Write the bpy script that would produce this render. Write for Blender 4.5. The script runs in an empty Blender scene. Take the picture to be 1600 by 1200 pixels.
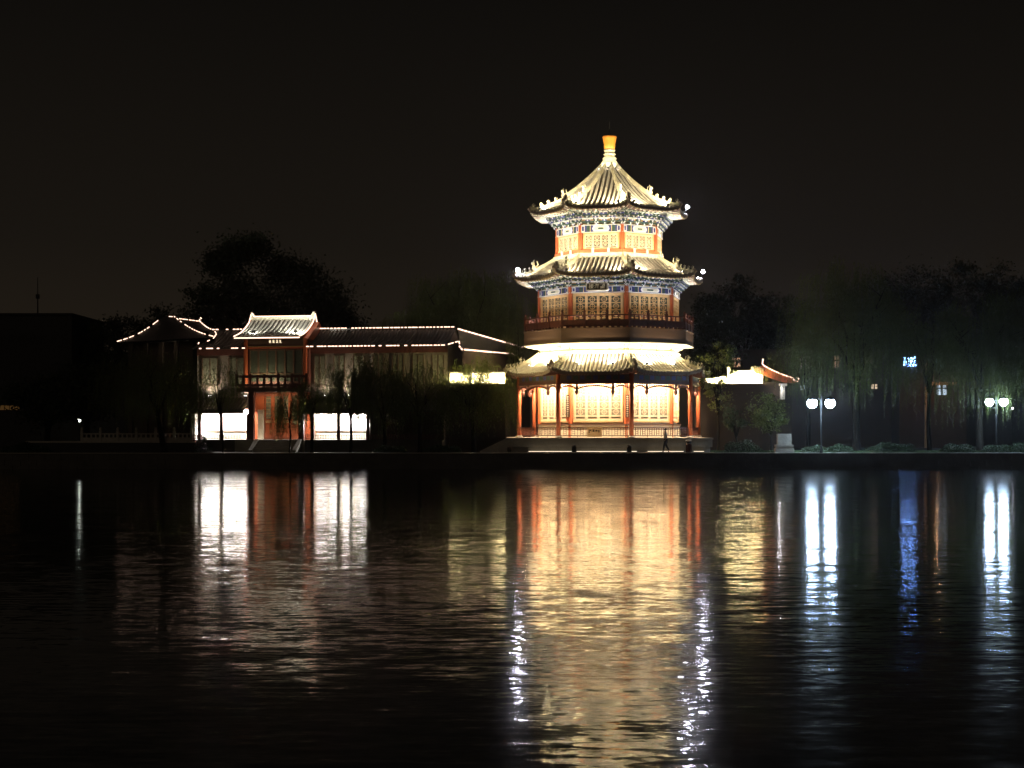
import bpy, math, random
import numpy as np
from mathutils import Matrix, Vector
S = bpy.context.scene
COL = S.collection
PI = math.pi
R = math.radians

# ------------------------------------------------------------------ camera
F = 2420.0          # focal length in pixels of a 1600 px wide frame
CZ = 2.7            # eye height over the water
YH = 674.0          # horizon row
cam = bpy.data.cameras.new('camera'); camo = bpy.data.objects.new('camera', cam); COL.objects.link(camo)
camo.location = (0, 0, CZ); camo.rotation_euler = (R(90), 0, 0)
cam.sensor_width = 36; cam.lens = F / 1600 * 36
cam.shift_y = 74 / 1600
cam.clip_start = 0.5; cam.clip_end = 6000
S.camera = camo

# ------------------------------------------------------------------ sky: a night sky browned by the glow of the town
w = bpy.data.worlds.new('World'); S.world = w; w.use_nodes = True
nt = w.node_tree; nt.nodes.clear()
out = nt.nodes.new('ShaderNodeOutputWorld'); bg = nt.nodes.new('ShaderNodeBackground')
tc = nt.nodes.new('ShaderNodeTexCoord'); sp = nt.nodes.new('ShaderNodeSeparateXYZ')
rp = nt.nodes.new('ShaderNodeValToRGB')
nt.links.new(tc.outputs['Generated'], sp.inputs[0])
nt.links.new(sp.outputs['Z'], rp.inputs[0])
e = rp.color_ramp.elements
e[0].position = 0.0; e[0].color = (0.0200, 0.0145, 0.0092, 1)
e[1].position = 0.30; e[1].color = (0.0034, 0.0030, 0.0025, 1)
m_ = e.new(0.12); m_.color = (0.0092, 0.0072, 0.0052, 1)
nt.links.new(rp.outputs[0], bg.inputs[0]); bg.inputs[1].default_value = 1.0
nt.links.new(bg.outputs[0], out.inputs[0])

sun = bpy.data.lights.new('town_glow_fill', 'SUN'); sun.energy = 0.07; sun.angle = R(40); sun.color = (1, .78, .58)   # added frontal fill, standing in for town glow behind the camera
suno = bpy.data.objects.new('town_glow_fill', sun); COL.objects.link(suno); suno.rotation_euler = (R(68), 0, R(-12))
S.view_settings.view_transform = 'Standard'; S.view_settings.look = 'None'
S.view_settings.exposure = 0.0; S.view_settings.gamma = 1
S.cycles.use_denoising = True
S.cycles.max_bounces = 5; S.cycles.diffuse_bounces = 2; S.cycles.glossy_bounces = 3
S.cycles.transparent_max_bounces = 4; S.cycles.volume_bounces = 0
S.cycles.sample_clamp_indirect = 60.0; S.cycles.sample_clamp_direct = 0
S.cycles.use_light_tree = True
S.cycles.caustics_reflective = False

# ------------------------------------------------------------------ helpers
def PX(px, Y): return (px - 800) / F * Y
def PZ(py, Y): return CZ + (YH - py) / F * Y

def shader(m):
    m.use_nodes = True; n = m.node_tree; n.nodes.clear()
    o = n.nodes.new('ShaderNodeOutputMaterial'); b = n.nodes.new('ShaderNodeBsdfPrincipled')
    n.links.new(b.outputs[0], o.inputs[0]); return n, b, o

def mat(name, c, rough=0.6, var=0.25, scale=3.0, bump=0.0, bscale=None, metal=0.0, spec=0.5, c2=None, stretch=(1, 1, 1), trans=0.0):
    m = bpy.data.materials.new(name); n, b, o = shader(m)
    t = n.nodes.new('ShaderNodeTexCoord'); mp = n.nodes.new('ShaderNodeMapping'); mp.inputs['Scale'].default_value = stretch
    n.links.new(t.outputs['Object'], mp.inputs[0])
    no = n.nodes.new('ShaderNodeTexNoise'); no.inputs['Scale'].default_value = scale; no.inputs['Detail'].default_value = 6
    n.links.new(mp.outputs[0], no.inputs['Vector'])
    mx = n.nodes.new('ShaderNodeMix'); mx.data_type = 'RGBA'
    r2 = n.nodes.new('ShaderNodeMapRange'); r2.inputs[1].default_value = 0.3; r2.inputs[2].default_value = 0.7
    n.links.new(no.outputs[0], r2.inputs[0]); n.links.new(r2.outputs[0], mx.inputs[0])
    if c2 is None: c2 = tuple(max(0, v * (1 - var)) for v in c)
    mx.inputs[6].default_value = (*c2, 1); mx.inputs[7].default_value = (*c, 1)
    n.links.new(mx.outputs[2], b.inputs['Base Color'])
    b.inputs['Roughness'].default_value = rough; b.inputs['Metallic'].default_value = metal
    b.inputs['Specular IOR Level'].default_value = spec
    if bump:
        bn = n.nodes.new('ShaderNodeBump'); bn.inputs['Strength'].default_value = bump; bn.inputs['Distance'].default_value = 0.05
        n2 = n.nodes.new('ShaderNodeTexNoise'); n2.inputs['Scale'].default_value = bscale or scale * 4; n2.inputs['Detail'].default_value = 4
        n.links.new(mp.outputs[0], n2.inputs['Vector']); n.links.new(n2.outputs[0], bn.inputs['Height']); n.links.new(bn.outputs[0], b.inputs['Normal'])
    if trans:
        tr = n.nodes.new('ShaderNodeBsdfTranslucent'); ms = n.nodes.new('ShaderNodeMixShader'); ms.inputs[0].default_value = trans
        n.links.new(mx.outputs[2], tr.inputs[0]); n.links.new(b.outputs[0], ms.inputs[1]); n.links.new(tr.outputs[0], ms.inputs[2])
        n.links.new(ms.outputs[0], o.inputs[0])
    return m

def emis(name, c, s):
    m = bpy.data.materials.new(name); m.use_nodes = True; n = m.node_tree; n.nodes.clear()
    o = n.nodes.new('ShaderNodeOutputMaterial'); em = n.nodes.new('ShaderNodeEmission')
    em.inputs[0].default_value = (*c, 1); em.inputs[1].default_value = s
    n.links.new(em.outputs[0], o.inputs[0]); return m

M = {}
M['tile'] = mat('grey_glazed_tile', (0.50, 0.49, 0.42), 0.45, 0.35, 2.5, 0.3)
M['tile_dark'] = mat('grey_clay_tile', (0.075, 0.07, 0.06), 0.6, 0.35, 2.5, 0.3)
M['ridge'] = mat('pale_ridge_tile', (0.55, 0.53, 0.38), 0.5, 0.35, 4)
M['eave'] = mat('eave_tile_ends', (0.20, 0.15, 0.11), 0.6, 0.3, 5)
M['red'] = mat('red_lacquer', (0.50, 0.125, 0.045), 0.42, 0.2, 2, stretch=(1, 1, .3))
M['darkred'] = mat('dark_red_wood', (0.14, 0.045, 0.03), 0.5, 0.35, 4)
M['wood'] = mat('ochre_painted_wood', (0.62, 0.42, 0.20), 0.5, 0.2, 4, stretch=(1, 1, .4))
M['woodp'] = mat('overlit_ochre_wood', (0.68, 0.56, 0.39), 0.5, 0.15, 4, stretch=(1, 1, .4))  # ochre wood paled, strong lamp light put into its colour
M['paned'] = mat('dark_green_pane', (0.07, 0.085, 0.06), 0.4, 0.4, 6)
M['blacktile'] = mat('near_black_tile', (0.03, 0.028, 0.025), 0.8, 0.35, 2.5, 0.3)  # even near-black tone so lamp spill leaves these surfaces dark
M['pan'] = mat('shaded_pan_tile', (0.10, 0.095, 0.08), 0.6, 0.35, 2.5, 0.3)  # shade of the troughs between ribs put into the tile colour
M['pane'] = mat('green_grey_paper_pane', (0.24, 0.25, 0.17), 0.6, 0.4, 6)
M['cream'] = mat('cream_plaster', (0.74, 0.68, 0.52), 0.75, 0.15, 1.5)
M['white'] = mat('white_plaster', (0.76, 0.74, 0.68), 0.75, 0.12, 1.5)
M['brown'] = mat('brown_board', (0.13, 0.075, 0.045), 0.6, 0.25, 2, stretch=(.3, .3, 2))
M['blue'] = mat('blue_beam_paint', (0.06, 0.07, 0.24), 0.5, 0.3, 5)
M['green'] = mat('green_beam_paint', (0.05, 0.095, 0.07), 0.5, 0.3, 5)
M['gold'] = mat('gold_leaf', (0.80, 0.62, 0.24), 0.35, 0.15, 5, metal=0.3)
M['finial'] = mat('orange_glazed_finial', (0.62, 0.24, 0.035), 0.35, 0.2, 3)
M['stone'] = mat('pale_stone', (0.38, 0.35, 0.29), 0.8, 0.3, 1.2, 0.4)
M['darkstone'] = mat('damp_quay_stone', (0.10, 0.09, 0.075), 0.85, 0.4, 1.0, 0.6)
M['wall'] = mat('brown_grey_render', (0.085, 0.063, 0.045), 0.85, 0.25, .6, 0.2)
M['dimwall'] = mat('dark_brown_render', (0.048, 0.034, 0.023), 0.85, 0.35, .5, 0.3)  # brown render set darker to offset the strong lamp nearby
M['greywall'] = mat('grey_render', (0.23, 0.20, 0.16), 0.85, 0.25, .8, 0.2)
M['dark'] = mat('dark_metal', (0.012, 0.012, 0.012), 0.8, 0.2, 3)
M['night'] = mat('dark_glass', (0.02, 0.022, 0.025), 0.15, 0.2, 2)
M['bark'] = mat('willow_bark', (0.014, 0.012, 0.009), 0.95, 0.4, 6, 0.8, stretch=(1, 1, .25), spec=0.1)
M['leaf'] = mat('willow_leaf', (0.12, 0.15, 0.035), 0.6, 0.55, .7, trans=0.35)
M['leafd'] = mat('broad_leaf', (0.045, 0.06, 0.025), 0.6, 0.5, .8, trans=0.25)
M['leafy'] = mat('yellow_green_leaf', (0.16, 0.20, 0.05), 0.6, 0.5, .9, trans=0.35)
M['bush'] = mat('clipped_bush_leaf', (0.05, 0.085, 0.035), 0.6, 0.5, 2, trans=0.2)
M['lamp_box'] = mat('floodlight_case', (0.25, 0.25, 0.25), 0.4, 0.1, 3)
M['rope'] = emis('rope_light_glow', (1.0, 0.64, 0.46), 3.0)
M['sign'] = mat('beige_sign', (0.55, 0.40, 0.22), 0.6, 0.1, 3)
M['ink'] = mat('dark_ink', (0.05, 0.04, 0.02), 0.6, 0.1, 3)
M['glyph'] = mat('ivory_glyph', (0.85, 0.80, 0.62), 0.5, 0.1, 3)

class MB:
    def __init__(s): s.v = []; s.f = []; s.m = []; s.mats = []; s.M = None
    def mi(s, m):
        if m not in s.mats: s.mats.append(m)
        return s.mats.index(m)
    def add(s, vs, fs, m=None, T=None):
        T = T if T is not None else s.M; b = len(s.v)
        if T is not None: vs = [T @ Vector(v) for v in vs]
        s.v += [tuple(v) for v in vs]
        k = s.mi(m) if m is not None else 0
        for f in fs: s.f.append(tuple(b + i for i in f)); s.m.append(k)
    def box(s, x0, x1, y0, y1, z0, z1, m=None, T=None):
        s.add([(x0, y0, z0), (x1, y0, z0), (x1, y1, z0), (x0, y1, z0), (x0, y0, z1), (x1, y0, z1), (x1, y1, z1), (x0, y1, z1)],
              [(0, 3, 2, 1), (4, 5, 6, 7), (0, 1, 5, 4), (1, 2, 6, 5), (2, 3, 7, 6), (3, 0, 4, 7)], m, T)
    def poly(s, pts, z0, z1, m=None, T=None):            # prism of a plan polygon
        n = len(pts)
        s.add([(x, y, z0) for x, y in pts] + [(x, y, z1) for x, y in pts],
              [tuple(range(n))[::-1], tuple(range(n, 2 * n))] + [(i, (i + 1) % n, n + (i + 1) % n, n + i) for i in range(n)], m, T)
    def prism(s, pts, y0, y1, m=None, T=None):            # prism of an elevation polygon (x, z)
        n = len(pts)
        s.add([(x, y0, z) for x, z in pts] + [(x, y1, z) for x, z in pts],
              [tuple(range(n)), tuple(range(n, 2 * n))[::-1]] + [(i, n + i, n + (i + 1) % n, (i + 1) % n) for i in range(n)], m, T)
    def tube(s, path, r, n=6, m=None, T=None, cap=True):
        P = [Vector(p) for p in path]; rs = r if isinstance(r, (list, tuple)) else [r] * len(P); vs = []; fs = []
        for i, p in enumerate(P):
            d = (P[min(i + 1, len(P) - 1)] - P[max(i - 1, 0)])
            d = d.normalized() if d.length > 1e-9 else Vector((0, 0, 1))
            a = Vector((0, 0, 1)) if abs(d.z) < .9 else Vector((1, 0, 0))
            u = d.cross(a).normalized(); q = d.cross(u)
            for k in range(n):
                c = 2 * PI * k / n; vs.append(p + (u * math.cos(c) + q * math.sin(c)) * rs[i])
        for i in range(len(P) - 1):
            for k in range(n):
                fs.append((i * n + k, i * n + (k + 1) % n, (i + 1) * n + (k + 1) % n, (i + 1) * n + k))
        if cap: fs.append(tuple(range(n))[::-1]); fs.append(tuple((len(P) - 1) * n + k for k in range(n)))
        s.add(vs, fs, m, T)
    def lathe(s, prof, cx, cy, n=16, m=None, T=None):     # prof: (r, z)
        vs = []; fs = []
        for r, z in prof:
            for k in range(n): c = 2 * PI * k / n; vs.append((cx + r * math.cos(c), cy + r * math.sin(c), z))
        for i in range(len(prof) - 1):
            for k in range(n): fs.append((i * n + k, i * n + (k + 1) % n, (i + 1) * n + (k + 1) % n, (i + 1) * n + k))
        fs.append(tuple(range(n))[::-1]); fs.append(tuple((len(prof) - 1) * n + k for k in range(n)))
        s.add(vs, fs, m, T)
    def ball(s, c, r, m=None, sc=(1, 1, 1), n=10, T=None):
        prof = [(max(1e-3, math.sin(PI * i / 8)) * r, -math.cos(PI * i / 8) * r) for i in range(9)]
        vs = []; fs = []
        for q, z in prof:
            for k in range(n): a = 2 * PI * k / n; vs.append((c[0] + q * math.cos(a) * sc[0], c[1] + q * math.sin(a) * sc[1], c[2] + z * sc[2]))
        for i in range(8):
            for k in range(n): fs.append((i * n + k, i * n + (k + 1) % n, (i + 1) * n + (k + 1) % n, (i + 1) * n + k))
        s.add(vs, fs, m, T)
    def build(s, name, material=None, parent=None, smooth=False):
        me = bpy.data.meshes.new(name)
        o = bpy.data.objects.new(name, me); COL.objects.link(o)
        off = WL.get(parent.name, Vector((0, 0, 0))) if parent is not None else Vector((0, 0, 0))
        vs = [(a - off.x, b - off.y, c - off.z) for a, b, c in s.v]
        me.from_pydata(vs, [], s.f)
        if s.mats and any(x is not None for x in s.mats):
            for x in s.mats: me.materials.append(x)
            me.polygons.foreach_set('material_index', s.m)
        else: me.materials.append(material)
        if smooth: me.polygons.foreach_set('use_smooth', [True] * len(s.f))
        me.update()
        if parent is not None: o.parent = parent
        WL[o.name] = off.copy()
        return o
WL = {}
def tag(o, label=None, cat=None, group=None, kind=None):
    if label: o['label'] = label
    if cat: o['category'] = cat
    if group: o['group'] = group
    if kind: o['kind'] = kind
    return o
def thing(name, loc, label, cat, group=None):
    o = bpy.data.objects.new(name, None); COL.objects.link(o); o.location = loc
    o.empty_display_size = .3; WL[o.name] = Vector(loc)
    return tag(o, label, cat, group)
def origin_to(o, loc):            # move a single-mesh thing's origin to its base
    loc = Vector(loc); o.data.transform(Matrix.Translation(-loc)); o.location = loc; return o

def spot(loc, aim, power, col, size=R(110), r=.08, blend=.6):
    l = bpy.data.lights.new('floodlight_beam', 'SPOT'); l.energy = power; l.color = col; l.spot_size = size; l.spot_blend = blend; l.shadow_soft_size = r
    o = bpy.data.objects.new('floodlight_beam', l); COL.objects.link(o); o.location = Vector(loc) + (Vector(aim) - Vector(loc)).normalized() * .07
    o.rotation_euler = (Vector(aim) - Vector(loc)).to_track_quat('-Z', 'Y').to_euler(); return o
def area(loc, aim, power, col, sx, sy, along=None, spread=None):
    l = bpy.data.lights.new('strip_light_beam', 'AREA'); l.shape = 'RECTANGLE'; l.size = sx; l.size_y = sy; l.energy = power; l.color = col
    if spread: l.spread = spread
    o = bpy.data.objects.new('strip_light_beam', l); COL.objects.link(o); o.location = loc
    z = (Vector(loc) - Vector(aim)).normalized(); x = Vector(along).normalized(); y = z.cross(x).normalized(); x = y.cross(z)
    o.rotation_euler = Matrix((x, y, z)).transposed().to_euler(); return o
def point(loc, power, col, r=.1):
    l = bpy.data.lights.new('lamp_light', 'POINT'); l.energy = power; l.color = col; l.shadow_soft_size = r
    o = bpy.data.objects.new('lamp_light', l); COL.objects.link(o); o.location = loc; return o

WARM = (1.0, 0.80, 0.52); CREAM = (1.0, 0.79, 0.50); COOL = (0.93, 0.92, 1.0); AMBER = (1.0, 0.66, 0.34)
GZ = 1.145          # bank level
SHORE = 110.7
rnd = random.Random(7)
HAZE = 0.00036

# ------------------------------------------------------------------ ground, quay, water
g = MB()
ys = [-60, SHORE + .35, SHORE + .36, 1800]; zs = [-2.0, -2.0, GZ - .02, GZ - .02]
vs = [(x, y, z) for y, z in zip(ys, zs) for x in (-900, 900)]
g.add(vs, [(2 * i, 2 * i + 1, 2 * i + 3, 2 * i + 2) for i in range(3)])
tag(g.build('ground', mat('grassy_ground', (0.05, 0.075, 0.03), 0.95, 0.5, 1.5, 0.6, c2=(0.05, 0.045, 0.03))), kind='structure')
g = MB(); g.box(-300, 300, SHORE, SHORE + .5, -2, GZ - .03)
for i in range(-130, 131):                       # coursed facing stones
    for j in range(3):
        x = i * 1.15 + (j % 2) * .55; z = -.15 + j * .4
        g.box(x + .02, x + 1.13, SHORE - .05 - .012 * ((i * 7 + j * 3) % 3), SHORE, z, z + .375)
tag(g.build('quay_wall', M['darkstone']), kind='structure')
g = MB(); 
for i in range(-150, 151): g.box(i * 1.5 + .01, i * 1.5 + 1.49, SHORE - .12, SHORE + .45, GZ - .03, GZ + .018 + .003 * ((i * 5) % 3))
tag(g.build('quay_kerb', M['stone']), kind='structure')
g = MB(); g.box(-200, 200, SHORE + .45, SHORE + 1.9, GZ - .1, GZ + .012)
tag(g.build('lakeside_path', mat('path_paving', (0.16, 0.15, 0.13), 0.85, 0.3, 2, 0.3)), kind='structure')

wm = bpy.data.materials.new('lake_water'); n, b, o = shader(wm)
b.inputs['Base Color'].default_value = (0.004, 0.0045, 0.0035, 1); b.inputs['Roughness'].default_value = 0.035; b.inputs['IOR'].default_value = 1.333
b2 = n.nodes.new('ShaderNodeBsdfPrincipled'); b2.inputs['Base Color'].default_value = (0.004, 0.0045, 0.0035, 1); b2.inputs['Roughness'].default_value = 0.12; b2.inputs['IOR'].default_value = 1.333
msx = n.nodes.new('ShaderNodeMixShader'); msx.inputs[0].default_value = .5
n.links.new(b.outputs[0], msx.inputs[1]); n.links.new(b2.outputs[0], msx.inputs[2]); n.links.new(msx.outputs[0], o.inputs[0])
gm = n.nodes.new('ShaderNodeNewGeometry')
def slope(scale, amp, stretch, detail=2, w_=0.0):
    mp = n.nodes.new('ShaderNodeMapping'); mp.inputs['Scale'].default_value = stretch; mp.inputs['Location'].default_value = (w_, w_ * .7, w_ * .3)
    n.links.new(gm.outputs['Position'], mp.inputs[0])
    t = n.nodes.new('ShaderNodeTexNoise'); t.inputs['Scale'].default_value = scale; t.inputs['Detail'].default_value = detail
    n.links.new(mp.outputs[0], t.inputs['Vector'])
    s1 = n.nodes.new('ShaderNodeVectorMath'); s1.operation = 'SUBTRACT'; s1.inputs[1].default_value = (.5, .5, .5); n.links.new(t.outputs['Color'], s1.inputs[0])
    s2 = n.nodes.new('ShaderNodeVectorMath'); s2.operation = 'MULTIPLY'; s2.inputs[1].default_value = (amp * .6, amp, 0); n.links.new(s1.outputs[0], s2.inputs[0])
    return s2
parts = [slope(6.0, .12, (.30, 1.0, 1), 3), slope(.55, .03, (.6, 1, 1), 2, 13.0), slope(12.0, .06, (.6, 1, 1), 2, 31.0)]
acc = parts[0]
for p_ in parts[1:]:
    ad = n.nodes.new('ShaderNodeVectorMath'); ad.operation = 'ADD'; n.links.new(acc.outputs[0], ad.inputs[0]); n.links.new(p_.outputs[0], ad.inputs[1]); acc = ad
up = n.nodes.new('ShaderNodeVectorMath'); up.operation = 'ADD'; up.inputs[1].default_value = (0, 0, 1); n.links.new(acc.outputs[0], up.inputs[0])
nm = n.nodes.new('ShaderNodeVectorMath'); nm.operation = 'NORMALIZE'; n.links.new(up.outputs[0], nm.inputs[0])
n.links.new(nm.outputs[0], b.inputs['Normal']); n.links.new(nm.outputs[0], b2.inputs['Normal'])
g = MB(); g.add([(-900, -55, 0), (900, -55, 0), (900, SHORE, 0), (-900, SHORE, 0)], [(0, 1, 2, 3)])
tag(g.build('lake_water', wm), kind='structure')

# ------------------------------------------------------------------ the octagonal tower
TX, TY = 7.65, 121.5
T22 = math.tan(R(22.5)); C22 = math.cos(R(22.5))
TH = [R(9.4 + 45 * k) for k in range(8)]
def corner(k, r, z): return (TX + r * math.sin(TH[k % 8]), TY - r * math.cos(TH[k % 8]), z)
def face(k):          # frame of the face between corner k and k+1: u right, v outward, z up
    a = TH[k % 8] + R(22.5)
    return Matrix(((math.cos(a), math.sin(a), 0, TX), (math.sin(a), -math.cos(a), 0, TY), (0, 0, 1, 0), (0, 0, 0, 1)))
FRONT = 7             # the face between corner 7 (-35.6 deg) and corner 0 (9.4 deg)
VIS = [5, 6, 7, 0, 1]  # faces seen from the lake: 6 7 0 fully, 5 and 1 steeply
tower = thing('lakeside_tower', (TX, TY, GZ), 'three storey octagonal tower with floodlit tiled roofs standing at the water', 'tower')

def octa(r): return [corner(k, r, 0)[:2] for k in range(8)]
# platform
pl = MB()
X0, X1, YF, YB = -.35, 14.65, 113.2, 130.2
pl.box(X0, X1, YF, YB, 1.55, 2.10); pl.box(X0 - .06, X1 + .06, YF - .07, YB, 2.10, 2.23)
pl.box(1.15, X1 - .15, YF + .12, YB - .1, GZ - .05, 1.55)
pl.box(X0 + .3, 1.15, YF + .5, YB - .1, GZ - .05, 1.55)
for i in range(9): pl.box(1.2 + i * 1.45, 1.2 + i * 1.45 + 1.42, YF + .09, YF + .12, GZ, 1.53)
plat = pl.build('platform', M['stone'], tower)
st = MB()
for i in range(5): st.box(X0 - .35 * (i + 1), X0 - .35 * i - .002, YF + .6, YF + 3.2, GZ - .05, 2.2 - .2 * (i + 1))
st.prism([(X0 - .002, 2.22), (X0 - .002, GZ), (X0 - 2.0, GZ), (X0 - 2.0, GZ + .12)], YF + .3, YF + .59)
st.build('side_stair', M['stone'], plat)

# core walls, storey 1+2 and 3
w1 = MB(); w1.poly(octa(5.50), 2.23, 9.27, M['cream']); w1.poly(octa(5.72), 2.23, 3.15, M['cream']); w1.poly(octa(5.80), 3.15, 3.27, M['brown'])
w1.build('ground_storey_wall', None, tower)
w2 = MB(); w2.poly(octa(5.50), 10.42, 14.6, M['wood']); w2.build('middle_storey_wall', None, tower)
w3 = MB(); w3.poly(octa(4.10), 15.6, 19.7, M['wood']); w3.build('top_storey_wall', None, tower)

def casement(parent, F_, u0, u1, v, z0, z1, fancy=3):
    wd = M['woodp'] if fancy in (4, 2) else M['wood']; pn = M['pane'] if fancy == 4 else M['paned']
    c = MB(); fw = .085
    c.box(u0, u1, v, v + .03, z0, z1, pn, F_)
    for a, b_ in ((u0, u0 + fw), (u1 - fw, u1)): c.box(a, b_, v + .031, v + .10, z0, z1, wd, F_)
    h = z1 - z0; zb = z0 + .16 * h
    c.box(u0 + fw, u1 - fw, v + .031, v + .095, z0, zb - .1 * h, wd, F_)
    c.box(u0 + fw, u1 - fw, v + .031, v + .10, zb - .04 * h, zb, wd, F_); c.box(u0 + fw, u1 - fw, v + .031, v + .10, z1 - fw, z1, wd, F_)
    o = c.build('casement', None, parent)
    l = MB(); n_ = fancy; hh = (z1 - fw - zb) / n_; um = (u0 + u1) / 2; W_ = (u1 - u0) / 2 - fw
    for i in range(n_):
        za = zb + i * hh; zc = za + hh / 2; rr = min(W_, hh / 2) * .80
        pts = []
        N = 12
        vs = []; fs = []
        for k in range(N):
            a = 2 * PI * k / N
            for q in (rr, rr - .055): vs += [(um + q * math.cos(a), v + .06, zc + q * math.sin(a))]
        for k in range(N): fs.append((2 * k, 2 * ((k + 1) % N), 2 * ((k + 1) % N) + 1, 2 * k + 1))
        l.add(vs, fs, wd, F_)
        l.box(u0 + fw, u1 - fw, v + .04, v + .07, za + hh - .03, za + hh + .03, wd, F_)
        l.box(um - .014, um + .014, v + .042, v + .072, za, za + hh, wd, F_)
        l.box(u0 + fw, u1 - fw, v + .041, v + .071, zc - .014, zc + .014, wd, F_)
    l.build('lattice', None, o) if False else None
    c2 = o.data
    # the lattice belongs to the casement's own mesh (a surface pattern)
    base = len(c2.vertices)
    off = WL[parent.name]
    me = bpy.data.meshes.new('casement'); V = [tuple(x.co) for x in c2.vertices] + [(a - off.x, b_ - off.y, z - off.z) for a, b_, z in l.v]
    Fc = [tuple(p.vertices) for p in c2.polygons] + [tuple(base + i for i in f) for f in l.f]
    mi = [p.material_index for p in c2.polygons] + [c.mi(wd)] * len(l.f)
    me.from_pydata(V, [], Fc)
    for x in c.mats: me.materials.append(x)
    me.polygons.foreach_set('material_index', mi); o.data = me
    return o

def storey_windows(k, r, z0, z1, fancy):
    F_ = face(k); a = r * C22; hw = r * math.sin(R(22.5)) - .30
    wdw = MB()
    wdw.box(-hw - .09, hw + .09, a + .002, a + .14, z1, z1 + .10, M['wood'], F_); wdw.box(-hw - .09, hw + .09, a + .002, a + .16, z0 - .12, z0, M['wood'], F_)
    wdw.box(-hw - .09, -hw, a + .002, a + .14, z0, z1, M['wood'], F_); wdw.box(hw, hw + .09, a + .002, a + .14, z0, z1, M['wood'], F_)
    o = wdw.build('window', None, tower)
    cw = 2 * hw / 4
    if k in (6, 7, 0, 1, 5):
        for i in range(4): casement(o, F_, -hw + i * cw + .012, -hw + (i + 1) * cw - .012, a + .01, z0 + .002, z1 - .002, fancy)
for k in VIS:
    storey_windows(k, 5.5, 3.50, 6.05, 4)
    storey_windows(k, 5.5, 10.95, 13.0, 3)
    storey_windows(k, 4.1, 16.62, 17.72, 2)
for k in range(8):     # corner posts of the walls
    for (r, z0, z1, nm_) in ((5.55, 2.23, 8.4, 'corner_post'), (5.55, 10.42, 13.7, 'corner_post'), (4.15, 15.9, 18.5, 'corner_post')):
        if k in (2, 3, 4): continue
        p = MB(); x, y, _ = corner(k, r, 0); p.tube([(x, y, z0), (x, y, z1)], .17, 10); p.build(nm_, M['red'], tower)

# veranda columns
for k in range(8):
    p = MB(); x, y, _ = corner(k, 7.2, 0); p.tube([(x, y, 2.36), (x, y, 6.995)], .17, 12)
    c_ = p.build('veranda_column', M['red'], tower, True)
    q = MB(); q.lathe([(.27, 2.23), (.29, 2.29), (.22, 2.37)], x, y, 12); q.build('column_base', M['stone'], c_)

# veranda beam, hanging lattice, railing
A1 = 7.2 * C22; HW1 = 7.2 * math.sin(R(22.5)) - .17
for k in range(8):
    if k in (3,): continue
    F_ = face(k)
    bm = MB(); bm.box(-HW1, HW1, A1 - .10, A1 + .10, 6.22, 6.98, M['brown'], F_); bm.box(-HW1, HW1, A1 + .101, A1 + .13, 6.28, 6.42, M['darkred'], F_)
    for i in range(9): bm.box(-2.1 + i * .5, -1.75 + i * .5, A1 + .102, A1 + .125, 6.55, 6.85, M['green'] if i % 2 else M['blue'], F_)
    bo = bm.build('veranda_beam', None, tower)
    if k in (3, 4, 2): continue
    h = MB()
    for (a, b_) in ((-HW1, -1.42), (-1.30, 1.30), (1.42, HW1)):
        n_ = max(3, int((b_ - a) / .16)); L_ = b_ - a
        for i in range(n_):
            t0 = i / n_; t1 = (i + 1) / n_; d = lambda t: .11 + .24 * abs(2 * t - 1) ** 2.2
            h.box(a + L_ * t0, a + L_ * t1 - .02, A1 - .05, A1 + .05, 6.22 - d((t0 + t1) / 2) - .075, 6.22 - d((t0 + t1) / 2) + .06, M['darkred'], F_)
            h.box(a + L_ * t0, a + L_ * t0 + .06, A1 - .035, A1 + .025, 6.22 - d(t0), 6.215, M['darkred'], F_)
    h.build('hanging_fretwork', None, bo)
    for u in (-1.36, 1.36):
        q = MB(); q.lathe([(.10, 6.215), (.09, 5.78), (.15, 5.70), (.15, 5.60), (.10, 5.48), (.03, 5.40)], u, A1, 8, None, F_); q.build('hanging_pendant', M['darkred'], bo)
    rl = MB()
    rl.box(-HW1, HW1, A1 - .045, A1 + .045, 2.93, 3.0, None, F_); rl.box(-HW1, HW1, A1 - .03, A1 + .03, 2.80, 2.84, None, F_); rl.box(-HW1, HW1, A1 - .03, A1 + .03, 2.36, 2.41, None, F_)
    n_ = 24; cw = 2 * HW1 / n_
    for i in range(n_ + 1):
        u = -HW1 + i * cw; rl.box(max(-HW1, u - .016), min(HW1, u + .016), A1 - .02, A1 + .02, 2.24 if i % 6 == 0 else 2.41, 2.93, None, F_)
    for i in range(0, n_, 3):
        u = -HW1 + (i + 1) * cw; rl.box(u - .02 + .016, u + cw - .016, A1 - .018, A1 + .018, 2.52, 2.545, None, F_); rl.box(u + .016, u + cw - .016, A1 - .018, A1 + .018, 2.68, 2.705, None, F_)
    rl.build('veranda_railing', M['darkred'], tower)
# couplet boards on the two front corner posts
for k in (7, 0):
    x, y, _ = corner(k, 5.9, 0); F_ = Matrix.Translation((x, y, 0)) @ Matrix.Rotation(TH[k], 4, 'Z')
    q = MB(); q.box(-.15, .15, -.03, .03, 3.75, 5.45, M['ink'], F_)
    for i in range(10):
        z = 5.30 - i * .16; q.box(-.07, .07, -.04, -.031, z - .045, z + .03, M['glyph'], F_); q.box(-.03, .03, -.041, -.032, z - .06, z + .05, M['glyph'], F_)
    q.prism([(-.17, 3.74), (.17, 3.74), (.08, 3.45), (-.08, 3.45)], -.06, .05, M['red'], F_)
    q.build('couplet_board', None, tower)

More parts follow.
